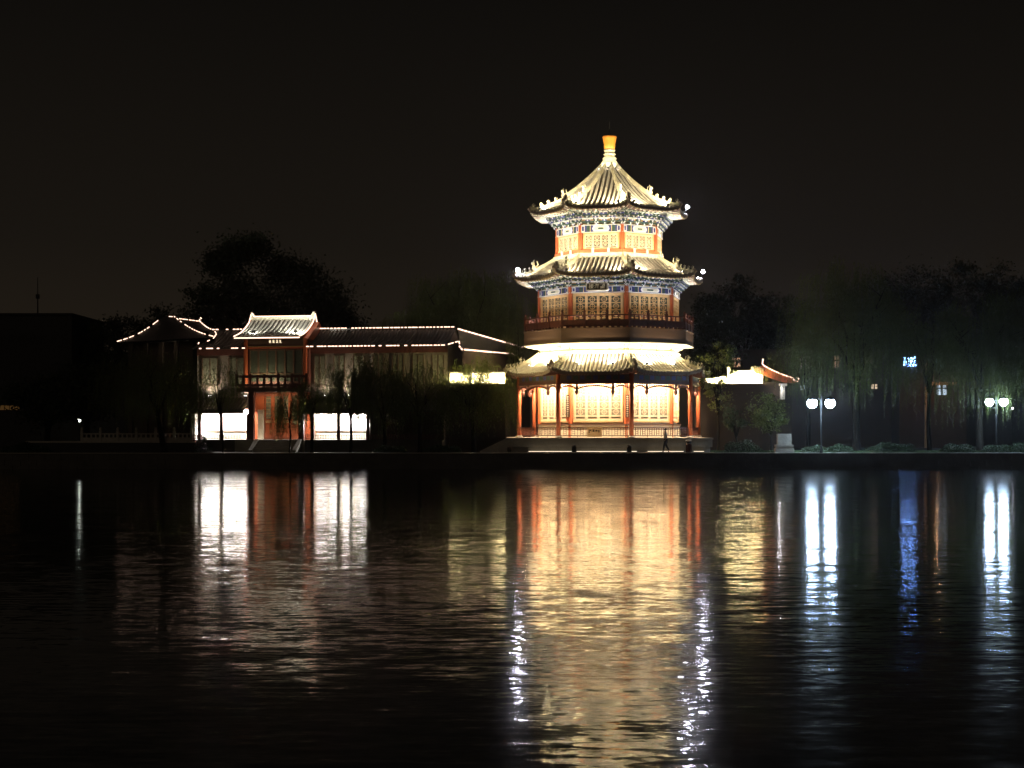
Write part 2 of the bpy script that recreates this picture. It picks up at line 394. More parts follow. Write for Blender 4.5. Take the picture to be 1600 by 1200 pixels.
# ------------------ roofs
def roof(a0, z0, a1, z1, lift, power, rib, name, ext=.025, nribs=None):
    """one octagonal skirt or cone: a0,z0 at the top, a1,z1 at mid eave"""
    def surf(s, t):
        a = a0 + (a1 - a0) * t; z = z1 + (z0 - z1) * (1 - t) ** power
        c = abs(s) ** 4.0 * t ** 2.0
        a2 = a * (1 + ext * c); return (s * a2 * T22, a2, z + lift * c)
    root = None
    NT = 12
    for k in range(8):
        F_ = face(k); mb = MB(); NS = 14
        vs = []; fs = []
        for j in range(NT + 1):
            for i in range(NS + 1): vs.append(surf(-1 + 2 * i / NS, j / NT))
        for j in range(NT):
            for i in range(NS):
                q = j * (NS + 1) + i; fs.append((q, q + 1, q + NS + 2, q + NS + 1))
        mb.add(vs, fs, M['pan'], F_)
        # half-round tile ribs running down the slope
        hwE = a1 * T22; nr = int(2 * hwE / rib); rr = rib * .28
        if k not in (2, 3, 4):
            for i in range(nr + 1):
                x = -hwE + rib * .5 * ((2 * hwE / rib) % 1) + i * rib
                if abs(x) > hwE * .985: continue
                ta = 0.0
                if abs(x) > a0 * T22: ta = (abs(x) / T22 - a0) / (a1 - a0)
                ta = min(.99, ta + .01); n_ = 9; P = []
                for j in range(n_ + 1):
                    t = ta + (1.012 - ta) * j / n_; tt = min(t, 1)
                    s = max(-1, min(1, x / ((a0 + (a1 - a0) * tt) * T22)))
                    p = surf(s, tt); P.append((x, p[1] + (t - tt) * (a1 - a0), p[2]))
                vs = []; fs = []
                for p in P:
                    for q in range(5):
                        an = PI * q / 4; vs.append((p[0] + rr * math.cos(an), p[1], p[2] - .01 + rr * 1.5 * math.sin(an)))
                for j in range(n_):
                    for q in range(4): fs.append((j * 5 + q, j * 5 + q + 1, j * 5 + q + 6, j * 5 + q + 5))
                fs.append(tuple(n_ * 5 + q for q in range(5)))
                mb.add(vs, fs, M['tile'], F_)
        o = mb.build(name, None, tower)
        if k in (2, 3, 4): continue
        # eave edge: tile ends and board
        ev = MB(); vs = []; fs = []
        for i in range(NS * 2 + 1):
            s = -1 + i / NS; p = surf(s, 1)
            vs += [(p[0], p[1] + .02, p[2] - .015), (p[0], p[1] + .02, p[2] - .20), (p[0], p[1] - .10, p[2] - .20), (p[0], p[1] - .1, p[2] - .03)]
        for i in range(NS * 2):
            b0 = i * 4; b1 = b0 + 4
            for q in range(4): fs.append((b0 + q, b1 + q, b1 + (q + 1) % 4, b0 + (q + 1) % 4))
        ev.add(vs, fs, M['eave'], F_)
        for i in range(nr + 1):
            x = -hwE + rib * .5 * ((2 * hwE / rib) % 1) + i * rib; s = max(-1, min(1, x / hwE)); p = surf(s, 1)
            ev.box(p[0] - rr * .8, p[0] + rr * .8, p[1] + .021, p[1] + .05, p[2] - .11, p[2] + .03, M['eave'], F_)
            ev.prism([(p[0] + rib / 2 - .1, p[2] - .12), (p[0] + rib / 2 + .1, p[2] - .12), (p[0] + rib / 2, p[2] - .27)], p[1] + .022, p[1] + .04, M['eave'], F_) if i < nr else None
        ev.build('eave_edge', None, o)
    return surf

def ridge_of(surf, T0=0.0, beasts=5, hgt=.26, w_=.13, big=.55):
    for k in range(8):
        if k in (2, 3, 4): continue
        F_ = face(k); mb = MB(); N = 14; P = [F_ @ Vector(surf(-1, T0 + (1.0 - T0) * j / N)) for j in range(N + 1)]
        a = TH[k]; side = Vector((math.cos(a), math.sin(a), 0)); outw = Vector((math.sin(a), -math.cos(a), 0))
        vs = []; fs = []
        sec = [(-w_, -.08), (-w_, hgt * .45), (-w_ * .6, hgt * .5), (-w_ * .6, hgt * .8), (0, hgt), (w_ * .6, hgt * .8), (w_ * .6, hgt * .5), (w_, hgt * .45), (w_, -.08)]
        for j, p in enumerate(P):
            sc = 1.25 if j / N < .55 else .8
            for (q, z) in sec: vs.append(p + side * q * (1 if j / N < .55 else .85) + Vector((0, 0, z * sc)))
        m_ = len(sec)
        for j in range(N):
            for q in range(m_ - 1): fs.append((j * m_ + q, j * m_ + q + 1, (j + 1) * m_ + q + 1, (j + 1) * m_ + q))
        fs.append(tuple(N * m_ + q for q in range(m_)))
        mb.add(vs, fs)
        o = mb.build('hip_ridge', M['ridge'], tower)
        # beasts along the lower ridge
        b_ = MB()
        def at(t): 
            f = t * N; i = min(N - 1, int(f)); return P[i].lerp(P[i + 1], f - i)
        def beast(t, h, b_):
            p = at(t) + Vector((0, 0, hgt * .75)); 
            T = Matrix.Translation(p) @ Matrix.Rotation(a, 4, 'Z')
            b_.prism([(0 - .30 * h, 0), (.28 * h, 0), (.20 * h, .45 * h), (.10 * h, .50 * h), (.02 * h, .62 * h), (-.10 * h, .3 * h)], -.12 * h, .12 * h, None, T @ Matrix.Rotation(R(-90), 4, 'Z'))
            b_.ball((0, -.17 * h, .68 * h), .20 * h, None, (.8, 1.1, .9), 6, T)
            b_.tube([(0, .2 * h, .3 * h), (0, .42 * h, .55 * h), (0, .3 * h, .95 * h)], [.08 * h, .07 * h, .03 * h], 5, None, T)
            b_.tube([(-.1 * h, -.12 * h, .8 * h), (-.16 * h, -.02 * h, 1.08 * h)], [.04 * h, .015 * h], 4, None, T)
            b_.tube([(.1 * h, -.12 * h, .8 * h), (.16 * h, -.02 * h, 1.08 * h)], [.04 * h, .015 * h], 4, None, T)
        for i in range(beasts): b_ = MB(); beast(.66 + .30 * i / max(1, beasts - 1), .30, b_); b_.build('ridge_figure', M['ridge'], o)
        d = MB(); beast(.55, big, d); d.build('dragon_ornament', M['ridge'], o)
        # upturned figure at the very corner
        q = MB(); p = P[-1] + outw * .02
        T = Matrix.Translation(p) @ Matrix.Rotation(a, 4, 'Z')
        q.prism([(-.25, -.22), (.12, -.22), (.26, .02), (.34, .22), (.22, .30), (.10, .14), (-.02, .42), (-.12, .62), (-.2, .40), (-.3, .2)], -.11, .11, None, T @ Matrix.Rotation(R(-90), 4, 'Z'))
        q.ball((0, -.26, .12), .14, None, (1, 1.1, 1), 6, T)
        q.tube([(.0, -.1, .3), (.16, -.05, .55)], [.05, .02], 4, None, T); q.tube([(.0, -.1, .3), (-.16, -.05, .55)], [.05, .02], 4, None, T)
        if k in (5, 6, 1): q.v = [tuple(p + (Vector(v_) - p) * .55) for v_ in q.v]
        q.build('corner_ornament', M['eave'], o)

RB = .33
s1 = roof(5.2, 8.60, 7.42, 7.10, .34, 1.35, .30, 'lower_roof')
s2 = roof(3.9, 16.05, 6.80, 14.45, .30, 1.35, .34, 'middle_roof')
s3 = roof(.42, 23.60, 5.68, 19.60, .30, 1.55, .36, 'upper_roof')
ridge_of(s1, .0, 4, .24, .12, .55); ridge_of(s2, .0, 4, .26, .12, .7); ridge_of(s3, .02, 4, .28, .12, .6)
# collar ridges where skirts meet the wall
def collar(r, z0, z1, m, name):
    q = MB()
    q.poly(octa(r), z0, z1, m); q.poly(octa(r + .07), z1, z1 + .06, m); return q.build(name, None, tower)
collar(4.42, 15.85, 16.22, M['ridge'], 'collar_ridge')
collar(5.72, 8.40, 8.72, M['ridge'], 'collar_ridge')
# top storey bench band with white brackets
q = MB(); q.poly(octa(4.38), 16.30, 16.52, M['red'])
for k in VIS:
    for u in (-.6, .6): q.box(u - .08, u + .08, 4.38 * C22 + .003, 4.38 * C22 + .08, 16.29, 16.60, M['white'], face(k))
q.build('sill_band', None, tower)
# finial
q = MB(); q.lathe([(.72, 23.35), (.66, 23.75), (.50, 23.95), (.56, 24.1), (.40, 24.25), (.40, 24.36), (.50, 24.42), (.38, 24.5), (.39, 24.62), (.46, 24.74), (.42, 24.78)], TX, TY, 20)
fo = q.build('finial_base', M['ridge'], tower, True)
q = MB(); q.lathe([(.36, 24.78), (.42, 24.84), (.45, 25.25), (.53, 25.65), (.57, 25.78), (.50, 25.86), (.12, 25.9)], TX, TY, 20); q.build('finial_cap', M['finial'], fo, True)
q = MB(); q.tube([(TX, TY, 25.88), (TX, TY, 27.0)], [.025, .012], 5); q.build('lightning_rod', M['dark'], fo)

# ------------------ brackets, painted beams, soffits
def under(rw, zb0, zb1, zk1, surf, nset, paint=True):
    aw = rw * C22; hw = rw * math.sin(R(22.5))
    for k in VIS:
        F_ = face(k)
        bm = MB(); bm.box(-hw - .12, hw + .12, aw + .003, aw + .17, zb0, zb1, M['blue'], F_)
        h = zb1 - zb0
        bm.box(-hw - .12, hw + .12, aw + .171, aw + .19, zb0, zb0 + .05, M['white'], F_); bm.box(-hw - .12, hw + .12, aw + .171, aw + .19, zb1 - .05, zb1, M['white'], F_)
        cw = hw * .42
        pts = [(-cw, zb0 + h / 2), (-cw * .85, zb0 + .08), (cw * .85, zb0 + .08), (cw, zb0 + h / 2), (cw * .85, zb1 - .08), (-cw * .85, zb1 - .08)]
        bm.prism(pts, aw + .171, aw + .195, M['white'], F_)
        bm.prism([(x * .8, zb0 + h / 2 + (z - zb0 - h / 2) * .62) for x, z in pts], aw + .196, aw + .205, M['cream'], F_)
        bm.prism([(x * .35, zb0 + h / 2 + (z - zb0 - h / 2) * .3) for x, z in pts], aw + .206, aw + .212, M['green'], F_)
        for sg in (-1, 1):
            u = sg * hw * .62; bm.box(u - .12, u + .12, aw + .171, aw + .187, zb0 + .08, zb1 - .08, M['green'], F_)
            u = sg * hw * .88; bm.box(u - .13, u + .13, aw + .171, aw + .198, zb0 + .07, zb1 - .07, M['white'], F_); bm.box(u - .08, u + .08, aw + .199, aw + .206, zb0 + .13, zb1 - .13, M['blue'], F_)
            bm.box(sg * hw * .52 - .03, sg * hw * .52 + .03, aw + .171, aw + .19, zb0 + .06, zb1 - .06, M['gold'], F_)
        bm.build('painted_beam', None, tower)
        # bracket sets
        br = MB(); nt_ = 4; H_ = (zk1 - zb1) / nt_; dv = .20
        for i in range(nset + 1):
            u = -hw - .05 + (2 * hw + .1) * i / nset
            for j in range(nt_):
                z = zb1 + j * H_; ww = .11 + .055 * j; v1 = aw + .2 + dv * (j + .6)
                c = (M['blue'], M['green'])[(i + j) % 2]
                br.box(u - .05, u + .05, aw + .18, v1, z + .02 * H_, z + .62 * H_, c, F_)
                br.box(u - ww, u + ww, v1 - .09, v1 + .0, z + .05 * H_, z + .45 * H_, c, F_)
                br.box(u - .055, u + .055, v1 + .001, v1 + .02, z + .06 * H_, z + .58 * H_, M['white'], F_)
                for sg in (-1, 1):
                    br.box(u + sg * ww - .045, u + sg * ww + .045, v1 - .10, v1 + .012, z + .47 * H_, z + .92 * H_, M['white'] if (i + j) % 2 == 0 else c, F_)
        for j in range(1, nt_ + 1):        # long runners that tie the sets
            z = zb1 + j * H_; v = aw + .2 + dv * (j - .55)
            br.box(-hw - dv * j * T22, hw + dv * j * T22, v - .04, v + .04, z - .07, z + .03, M['green'] if j % 2 else M['white'], F_)
        br.build('bracket_sets', None, tower)
        # soffit with rafters
        sf = MB(); N = 20; vs = []; fs = []
        za = zk1 + .03; va = aw + .2
        for i in range(N + 1):
            s = -1 + 2 * i / N; p = surf(s, 1)
            vs += [(s * va * T22, va, za), (p[0], p[1] - .09, p[2] - .205)]
        for i in range(N): fs.append((2 * i, 2 * i + 1, 2 * i + 3, 2 * i + 2))
        sf.add(vs, fs, M['brown'], F_)
        nr = int(2 * surf(1, 1)[0] / .22)
        for i in range(nr + 1):
            s = -1 + 2 * i / nr; p = surf(s, 1)
            x0 = s * (va + .1) * T22 * (.96); 
            e0 = Vector((x0, va + .1, za - .03)); e1 = Vector((p[0] * .995, p[1] - .02, p[2] - .25))
            m1 = e0.lerp(e1, .66)
            sf.tube([e0, m1 + Vector((0, 0, -.04))], .045, 4, M['ridge'] if i % 2 else M['green'], F_); sf.tube([m1, e1], .04, 4, M['darkred'] if i % 2 else M['ridge'], F_)
            sf.box(e1.x - .045, e1.x + .045, e1.y, e1.y + .015, e1.z - .045, e1.z + .045, M['gold'], F_)
        sf.build('eave_soffit', None, tower)
under(5.5, 13.12, 13.62, 14.30, s2, 6)
under(4.1, 17.82, 18.42, 19.35, s3, 5)
# storey 1 soffit: from the veranda beam out, and a ceiling inside
for k in VIS:
    F_ = face(k); sf = MB(); N = 20; vs = []; fs = []
    for i in range(N + 1):
        s = -1 + 2 * i / N; p = s1(s, 1); vs += [(s * A1 * T22, A1, 6.99), (p[0], p[1] - .09, p[2] - .205)]
    for i in range(N): fs.append((2 * i, 2 * i + 1, 2 * i + 3, 2 * i + 2))
    sf.add(vs, fs, M['darkred'], F_)
    for i in range(27):
        s = -1 + i / 13; p = s1(s, 1); sf.tube([(s * A1 * T22, A1 + .05, 6.95), (p[0], p[1] - .02, p[2] - .24)], .045, 4, M['darkred'], F_)
    sf.build('eave_soffit', None, tower)
q = MB(); q.poly(octa(7.15), 7.0, 7.05); q.build('veranda_ceiling', M['cream'], tower)

# ------------------ balcony
RBAL = 6.85
q = MB(); q.poly(octa(RBAL - .05), 9.36, 10.36, M['brown']); q.poly(octa(RBAL + .03), 10.36, 10.44, M['brown']); q.poly(octa(RBAL), 9.28, 9.36, M['cream'])
bal = q.build('balcony', None, tower)
for k in VIS:                      # small painted brackets under the balcony on the white wall
    F_ = face(k); a = 5.5 * C22
    for u in (-1.9, -.75, .75, 1.9):
        q = MB(); q.prism([(a + .005, 9.26), (a + .55, 9.26), (a + .42, 9.12), (a + .2, 9.05), (a + .005, 8.85)], u - .05, u + .05, M['ridge'], F_ @ Matrix(((0, 1, 0, 0), (1, 0, 0, 0), (0, 0, 1, 0), (0, 0, 0, 1)))); q.build('bracket', None, bal)
    q = MB(); q.box(-.45, .45, a + .003, a + .03, 9.0, 9.2, M['gold'], F_); q.box(-.38, .38, a + .031, a + .035, 9.04, 9.16, M['cream'], F_); q.build('painted_cartouche', None, bal)
AB = (RBAL - .15) * C22; HB = (RBAL - .15) * math.sin(R(22.5))
for k in (4, 5, 6, 7, 0, 1, 2):
    F_ = face(k); rl = MB()
    rl.box(-HB, HB, AB - .05, AB + .05, 11.32, 11.42, None, F_); rl.box(-HB, HB, AB - .035, AB + .035, 10.55, 11.0, None, F_)
    rl.box(-HB, HB, AB - .045, AB + .045, 10.97, 11.03, None, F_)
    for i in range(13):
        u = -HB + 2 * HB * i / 12
        if i % 4 == 0:
            if i < 12: rl.box(u - .09, u + .09, AB - .09, AB + .09, 10.44, 11.55, None, F_); rl.lathe([(.06, 11.55), (.10, 11.62), (.09, 11.72), (.03, 11.80)], u, AB, 8, None, F_)
        else: 
            rl.box(u - .045, u + .045, AB - .04, AB + .04, 11.03, 11.32, None, F_); rl.box(u - .12, u + .12, AB - .03, AB + .03, 10.44, 10.552, None, F_)
    rl.build('balcony_railing', M['darkred'], tower)

# name plaque over the middle storey
F_ = face(FRONT) @ Matrix.Translation((-.02, 5.5 * C22 + .50, 13.55)) @ Matrix.Rotation(R(8), 4, 'X')
q = MB(); q.box(-.82, .82, -.03, .03, -.30, .30, M['ink'], F_)
for a in ((-.84, .84, .24, .32), (-.84, .84, -.32, -.24)): q.box(a[0], a[1], -.04, .06, a[2], a[3], M['cream'], F_)
for a in ((-.84, -.75), (.75, .84)): q.box(a[0], a[1], -.041, .061, -.239, .239, M['cream'], F_)
pq = q.build('name_plaque', None, tower)
def glyph_strokes(mb, cx, cz, s, pts, v, T, m):
    for (x0, z0, x1, z1) in pts:
        mb.box(cx + min(x0, x1) * s - .010, cx + max(x0, x1) * s + .010, v, v + .012, cz + min(z0, z1) * s - .010, cz + max(z0, z1) * s + .010, m, T)
try:
    tx = bpy.data.curves.new('plaque_lettering', 'FONT'); tx.body = '\u697c\u6d77\u671b'; tx.size = .40; tx.align_x = 'CENTER'; tx.align_y = 'CENTER'; tx.extrude = .012; tx.space_character = 1.15; tx.offset = .006
    t0_ = bpy.data.objects.new('tmp', tx); COL.objects.link(t0_); bpy.context.view_layer.update(); me_ = bpy.data.meshes.new_from_object(t0_.evaluated_get(bpy.context.evaluated_depsgraph_get())); bpy.data.objects.remove(t0_); me_.materials.clear()
    to = bpy.data.objects.new('plaque_lettering', me_); COL.objects.link(to); to.data.materials.append(M['glyph']); to.parent = pq
    W_ = F_ @ Matrix.Translation((0, .045, 0)) @ Matrix(((1, 0, 0, 0), (0, 0, 1, 0), (0, 1, 0, 0), (0, 0, 0, 1)))
    to.matrix_local = Matrix.Translation(-Vector((TX, TY, GZ))) @ W_
except Exception as ex: print('text', ex)

# ------------------ tower lights (fixtures are parts of the tower, beams sit in them)
def fixture(p, aim, s=.14, em=None):
    d = (Vector(aim) - Vector(p)).normalized(); T = Matrix.Translation(p) @ d.to_track_quat('Y', 'Z').to_matrix().to_4x4()
    q = MB(); q.box(-s, s, -.5 * s, .2 * s, -.7 * s, .7 * s, M['lamp_box'], T)
    q.box(-s * .85, s * .85, .2 * s + .002, .2 * s + .012, -.55 * s, .55 * s, em or M['lens'], T)
    q.tube([(0, -.2 * s, -.7 * s), (0, -.2 * s, -1.5 * s)], .02, 4, M['lamp_box'], T)
    return q
M['lens'] = emis('flood_lens', (1.0, .97, .92), 30)
M['lens_cool'] = emis('cool_flood_lens', (.88, .85, 1.0), 330)

def roof_floods(surf, P_, tfix, lat, faces, cols, climb=.25, dz=.22, cone=150):
    for k in faces:
        F_ = face(k)
        for sg in lat:
            p = Vector(surf(sg, tfix)); q = Vector(surf(sg * .6, climb)); 
            p = p + Vector((0, .10, dz)); pw = F_ @ p; aw = F_ @ (q + Vector((0, 0, .3)))
            fixture(pw, aw, .11).build('floodlight', None, tower)
            spot(pw + (aw - pw).normalized() * .05, aw, P_, cols, R(cone), .05, .8)
roof_floods(s3, 1700, .93, (-.74, .70), (6, 7, 0, 1), CREAM, .1)
roof_floods(s2, 1250, .92, (-.76, .74), (6, 7, 0, 1), CREAM, .42, .2, 100)
roof_floods(s1, 900, .60, (-.5, .5), (6, 7, 0, 1, 5), CREAM, 0)
for k in (5, 6, 7, 0, 1):
    F_ = face(k); along = (F_.to_3x3() @ Vector((1, 0, 0)))
    # storey 1: strip under the veranda ceiling washing the inner wall
    area(F_ @ Vector((0, 6.25, 6.9)), F_ @ Vector((0, 5.1, 4.0)), 1050, (1.0, .73, .48), 3.6, .12, along)
    # lower roof and the white wall under the balcony
    area(F_ @ Vector((0, 6.3, 8.25)), F_ @ Vector((0, 5.1, 8.9)), 170, (1.0, .79, .56), 3.8, .10, along)
    # storey 2: strip on the balcony floor
    area(F_ @ Vector((0, 5.95, 10.60)), F_ @ Vector((0, 5.5, 13.5)), 34, (1.0, .72, .44), 3.6, .10, along)
    area(F_ @ Vector((0, 6.0, 10.62)), F_ @ Vector((0, 6.1, 14.0)), 120, (.96, .95, 1.0), 3.6, .10, along, R(70))
    # storey 3: strip on the collar ridge
    area(F_ @ Vector((0, 5.0, 16.1)), F_ @ Vector((0, 3.9, 17.6)), 30, (1.0, .92, .70), 2.4, .10, along)
    area(F_ @ Vector((0, 4.9, 16.0)), F_ @ Vector((0, 4.9, 19.2)), 110, (1.0, .95, .86), 2.6, .10, along, R(60))
    # wash down from the upper eave edge onto the middle roof
    area(F_ @ Vector((0, 5.0, 17.3)), F_ @ Vector((0, 5.2, 15.2)), 0.001, CREAM, 2.0, .1, along)
# finial lights
for k in (7, 0, 6):
    p = face(k) @ Vector((0, 1.1, 23.15)); fixture(p, (TX, TY, 25), .09).build('floodlight', None, tower); spot(p, (TX, TY, 25.2), 120, (1, .9, .6), R(60), .05)
# three projector lamps on arms at roof corners
for (k, surf, o_, zz) in ((2, s3, .0, .55), (2, s2, .05, .6), (6, s2, -.25, .5)):
    p = face(k) @ Vector(surf(-1, 1)); d = Vector((p.x - TX, p.y - TY, 0)).normalized(); q_ = p + d * o_ + Vector((0, 0, zz))
    q = MB(); q.tube([p - d * .3 + Vector((0, 0, .1)), p + Vector((0, 0, zz * .6)), q_], .03, 5, M['dark']); q.ball(tuple(q_), .13, M['lens_cool'], n=10)
    q.build('projector_lamp', None, tower)

# ------------------------------------------------------------------ things at the tower
q = MB(); F_ = face(FRONT); q.box(-.56, .56, A1 + .05, A1 + .09, 2.30, 2.96, M['sign'], F_)
for (a, b_, c, d) in ((-.40, 2.72, -.25, 2.82), (-.12, 2.66, -.02, 2.84), (.08, 2.70, .22, 2.80), (.28, 2.62, .38, 2.80), (-.42, 2.58, -.36, 2.70)): q.box(a, c, A1 + .091, A1 + .095, b_, d, M['ink'], F_)
q.box(-.60, .60, A1 + .045, A1 + .10, 2.96, 3.01, M['wood'], F_)
tag(q.build('sign_board'), 'beige notice board hung on the veranda railing of the tower', 'sign')

led = emis('led_strip_glow', (1.0, .82, .58), 1.9)
ls = thing('led_strip', (PX(960, 112.9), 112.9, GZ), 'thin pale light strips along the foot of the tower platform', 'light strip')
for (a, b_) in ((826, 893), (901, 979), (987, 995), (1012, 1068), (1084, 1100)):
    q = MB(); q.box(PX(a, 112.9), PX(b_, 112.9), 112.85, 112.95, GZ - .02, GZ + .07, M['dark']); q.box(PX(a, 112.9), PX(b_, 112.9), 112.845, 112.955, GZ + .071, GZ + .11, led); q.build('strip', None, ls)
def bollard(px, lab):
    x = PX(px, SHORE + .2); q = MB(); q.box(x - .16, x + .16, SHORE + .05, SHORE + .37, GZ + .08, GZ + .42); q.lathe([(.13, GZ + .42), (.18, GZ + .46), (.12, GZ + .56), (.02, GZ + .6)], x, SHORE + .21, 10)
    return tag(origin_to(q.build('bollard', M['darkstone']), (x, SHORE + .21, GZ)), lab, 'bollard', 'stone bollards on the quay before the tower')
bollard(897, 'short dark stone bollard on the kerb, the left one before the tower'); bollard(983, 'short dark stone bollard on the kerb, between its twin and the walking person')

bx, by = PX(1076, 112.2), 112.2
bin_ = thing('litter_bin', (bx, by, GZ), 'brown litter bin with a pale lid standing right of the walking person', 'litter bin')
q = MB(); q.lathe([(.17, GZ + .03), (.19, GZ + .08), (.19, GZ + .62), (.17, GZ + .66)], bx, by, 14); 
for i in range(12): a = 2 * PI * i / 12; q.box(bx + .2 * math.cos(a) - .02, bx + .2 * math.cos(a) + .02, by + .2 * math.sin(a) - .02, by + .2 * math.sin(a) + .02, GZ + .06, GZ + .62)
q.build('body', M['darkred'], bin_)
q = MB(); 
for sx in (-.15, .15): q.box(bx + sx - .02, bx + sx + .02, by - .02, by + .02, GZ + .64, GZ + .86)
q.lathe([(.2, GZ + .7), (.2, GZ + .80)], bx, by, 14); q.build('neck', M['dark'], bin_)
q = MB(); q.lathe([(.24, GZ + .86), (.24, GZ + .90), (.16, GZ + .95), (.03, GZ + .97)], bx, by, 14); q.build('lid', M['white'], bin_)

# ------------------------------------------------------------------ the left complex, in a frame turned 10 degrees
BE = R(10); OX, OY = -18.19, 119.0
cb, sb = math.cos(BE), math.sin(BE)
LF = Matrix(((cb, sb, 0, OX), (-sb, cb, 0, OY), (0, 0, 1, 0), (0, 0, 0, 1)))      # u right, w into depth, z up
def LU(px, w_):
    k = (px - 800) / F; return (k * (OY + w_ * cb) - OX - w_ * sb) / (cb + k * sb)
def LZ(px, py, w_):
    u = LU(px, w_); Y = OY - u * sb + w_ * cb; return PZ(py, Y)
def LP(px, py, w_): return LU(px, w_), LZ(px, py, w_)

def tile_roof(mb, u0, u1, w0, z0, w1, z1, T, m, rib=.3, curve=.18, thick=.12, n=6):
    """one slope from eave (w0, z0) to ridge (w1, z1) with ribs"""
    def P(t): return w0 + (w1 - w0) * t, z0 + (z1 - z0) * (t - curve * math.sin(PI * t))
    vs = []; fs = []
    for j in range(n + 1):
        a, b_ = P(j / n); vs += [(u0, a, b_), (u1, a, b_), (u0, a, b_ - thick), (u1, a, b_ - thick)]
    for j in range(n):
        q = 4 * j; fs += [(q, q + 1, q + 5, q + 4), (q + 2, q + 6, q + 7, q + 3), (q, q + 4, q + 6, q + 2), (q + 1, q + 3, q + 7, q + 5)]
    fs += [(0, 2, 3, 1), (4 * n, 4 * n + 1, 4 * n + 3, 4 * n + 2)]
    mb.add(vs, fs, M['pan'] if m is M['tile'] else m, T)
    nr = max(1, int((u1 - u0) / rib)); rr = rib * .29
    for i in range(nr):
        x = u0 + (u1 - u0) * (i + .5) / nr; vs = []; fs = []
        for j in range(n + 1):
            a, b_ = P(j / n)
            for q in range(4): an = PI * q / 3; vs.append((x + rr * math.cos(an), a - (.02 if j == 0 else 0), b_ - .01 + rr * 1.2 * math.sin(an)))
        for j in range(n):
            for q in range(3): fs.append((4 * j + q, 4 * j + q + 1, 4 * j + q + 5, 4 * j + q + 4))
        fs.append((0, 1, 2, 3))
        mb.add(vs, fs, m, T)
    return P

def rope(path, parent, T=None, gap=0.0, r=.035, seed=0):
    """a rope light: short glowing sections; gap = share of dead sections"""
    rr = random.Random(seed); q = MB(); P = [Vector(p) for p in path]
    if T is not None: P = [T @ p for p in P]
    for a, b_ in zip(P[:-1], P[1:]):
        if gap < .05: continue
        q.tube([a, b_], .012, 4, M['dark'])
        L_ = (b_ - a).length; n_ = max(1, int(L_ / .28))
        for i in range(n_):
            if rr.random() < gap: continue
            q.tube([a.lerp(b_, i / n_), a.lerp(b_, (i + rr.uniform(.5, .95)) / n_)], r, 5, M['rope'])
    if gap < .05: q.tube(P, r, 6, M['rope'])
    return q.build('string_light', None, parent)

# ---------- gatehouse
gu0, gu1 = LU(382, 0), LU(482, 0)
gate = thing('gatehouse', LF @ Vector(((gu0 + gu1) / 2, 1.5, GZ)), 'two storey red gatehouse with rope lit gable roof left of the willows', 'gatehouse')
FZ = LZ(430, 687, -1.2)               # floor level of the left complex
# roof
wr, we = 3.0, -.9
ru0, ru1 = LU(393, wr), LU(492, wr); rz = LZ(440, 499, wr); ez = LZ(430, 526, we)
ra0, ra1 = ru0, LU(476, we)
ra1 = ru1
q = MB(); tile_roof(q, ra0, ra1, we, ez, wr, rz, LF, M['tile'], .34, .16); tile_roof(q, ra0, ra1, 2 * wr - we, ez, wr, rz, LF, M['tile'], .34, .16)
gr = q.build('gable_roof', None, gate)
q = MB(); q.box(ra0, ra1, wr - .12, wr + .12, rz - .1, rz + .25, M['ridge'], LF)
for sg, uu in ((-1, ra0), (1, ra1)):
    q.prism([(uu - .1 * sg, rz - .1), (uu + .02 * sg, rz + .62), (uu - .16 * sg, rz + .50), (uu - .42 * sg, rz + .2), (uu - .42 * sg, rz - .1)][::sg], wr - .1, wr + .1, M['ridge'], LF)
q.build('ridge', None, gr)
def slope_pts(w0, z0, w1, z1, u, n=8, curve=.16, dz=.06): return [(u, w0 + (w1 - w0) * t, z0 + (z1 - z0) * (t - curve * math.sin(PI * t)) + dz) for t in [i / n for i in range(n + 1)]]
peak = lambda u: (u, wr, rz + .42)
rope(slope_pts(we, ez, wr, rz, ra0 - .02)[:-1] + [peak(ra0 - .02)], gate, LF, 0, .05)
rope(slope_pts(we, ez, wr, rz, ra1 + .02)[:-1] + [peak(ra1 + .02)], gate, LF, 0, .05)
rope(slope_pts(2 * wr - we, ez, wr, rz, ra1 + .02)[2:-1] + [peak(ra1 + .02)], gate, LF, 0, .05)
rope([(ra0 + .25, wr - .13, rz + .24), (ra1 - .25, wr - .13, rz + .24)], gate, LF, 0, .045)
rope([(ra0, we - .04, ez - .08), (ra1, we - .04, ez - .08)], gate, LF, 0, .045)
rope([peak(ra0 - .02), (ra0 + .1, wr - .13, rz + .5), (ra0 + .25, wr - .13, rz + .24)], gate, LF, 0, .045)
# body
bz = LZ(430, 612, -1.2); sz0 = LZ(430, 598, -1.2)
q = MB()
q.box(gu0, gu1, .0, 6.0, bz, ez - .15, M['darkred'], LF)                                 # upper body
q.prism([(0.0, ez - .15), (6.0, ez - .15), (3.0, rz - .25)], gu0 + .1, gu1 - .05, M['red'], LF @ Matrix(((0, 1, 0, 0), (1, 0, 0, 0), (0, 0, 1, 0), (0, 0, 0, 1))))
q.box(gu0, gu1, 1.2, 6.0, FZ, bz - .002, M['red'], LF)
q.build('wall', None, gate)
q = MB(); q.box(gu0 - .2, gu1 + .2, -1.25, 0.0, bz, bz + .30, M['brown'], LF); q.box(gu0 - .25, gu1 + .25, -1.32, .0, bz + .30, bz + .36, M['darkred'], LF)
bo = q.build('balcony', None, gate)
q = MB(); rz0 = bz + .36; rt = LZ(430, 586, -1.2)
U0, U1 = gu0 - .2, gu1 + .2
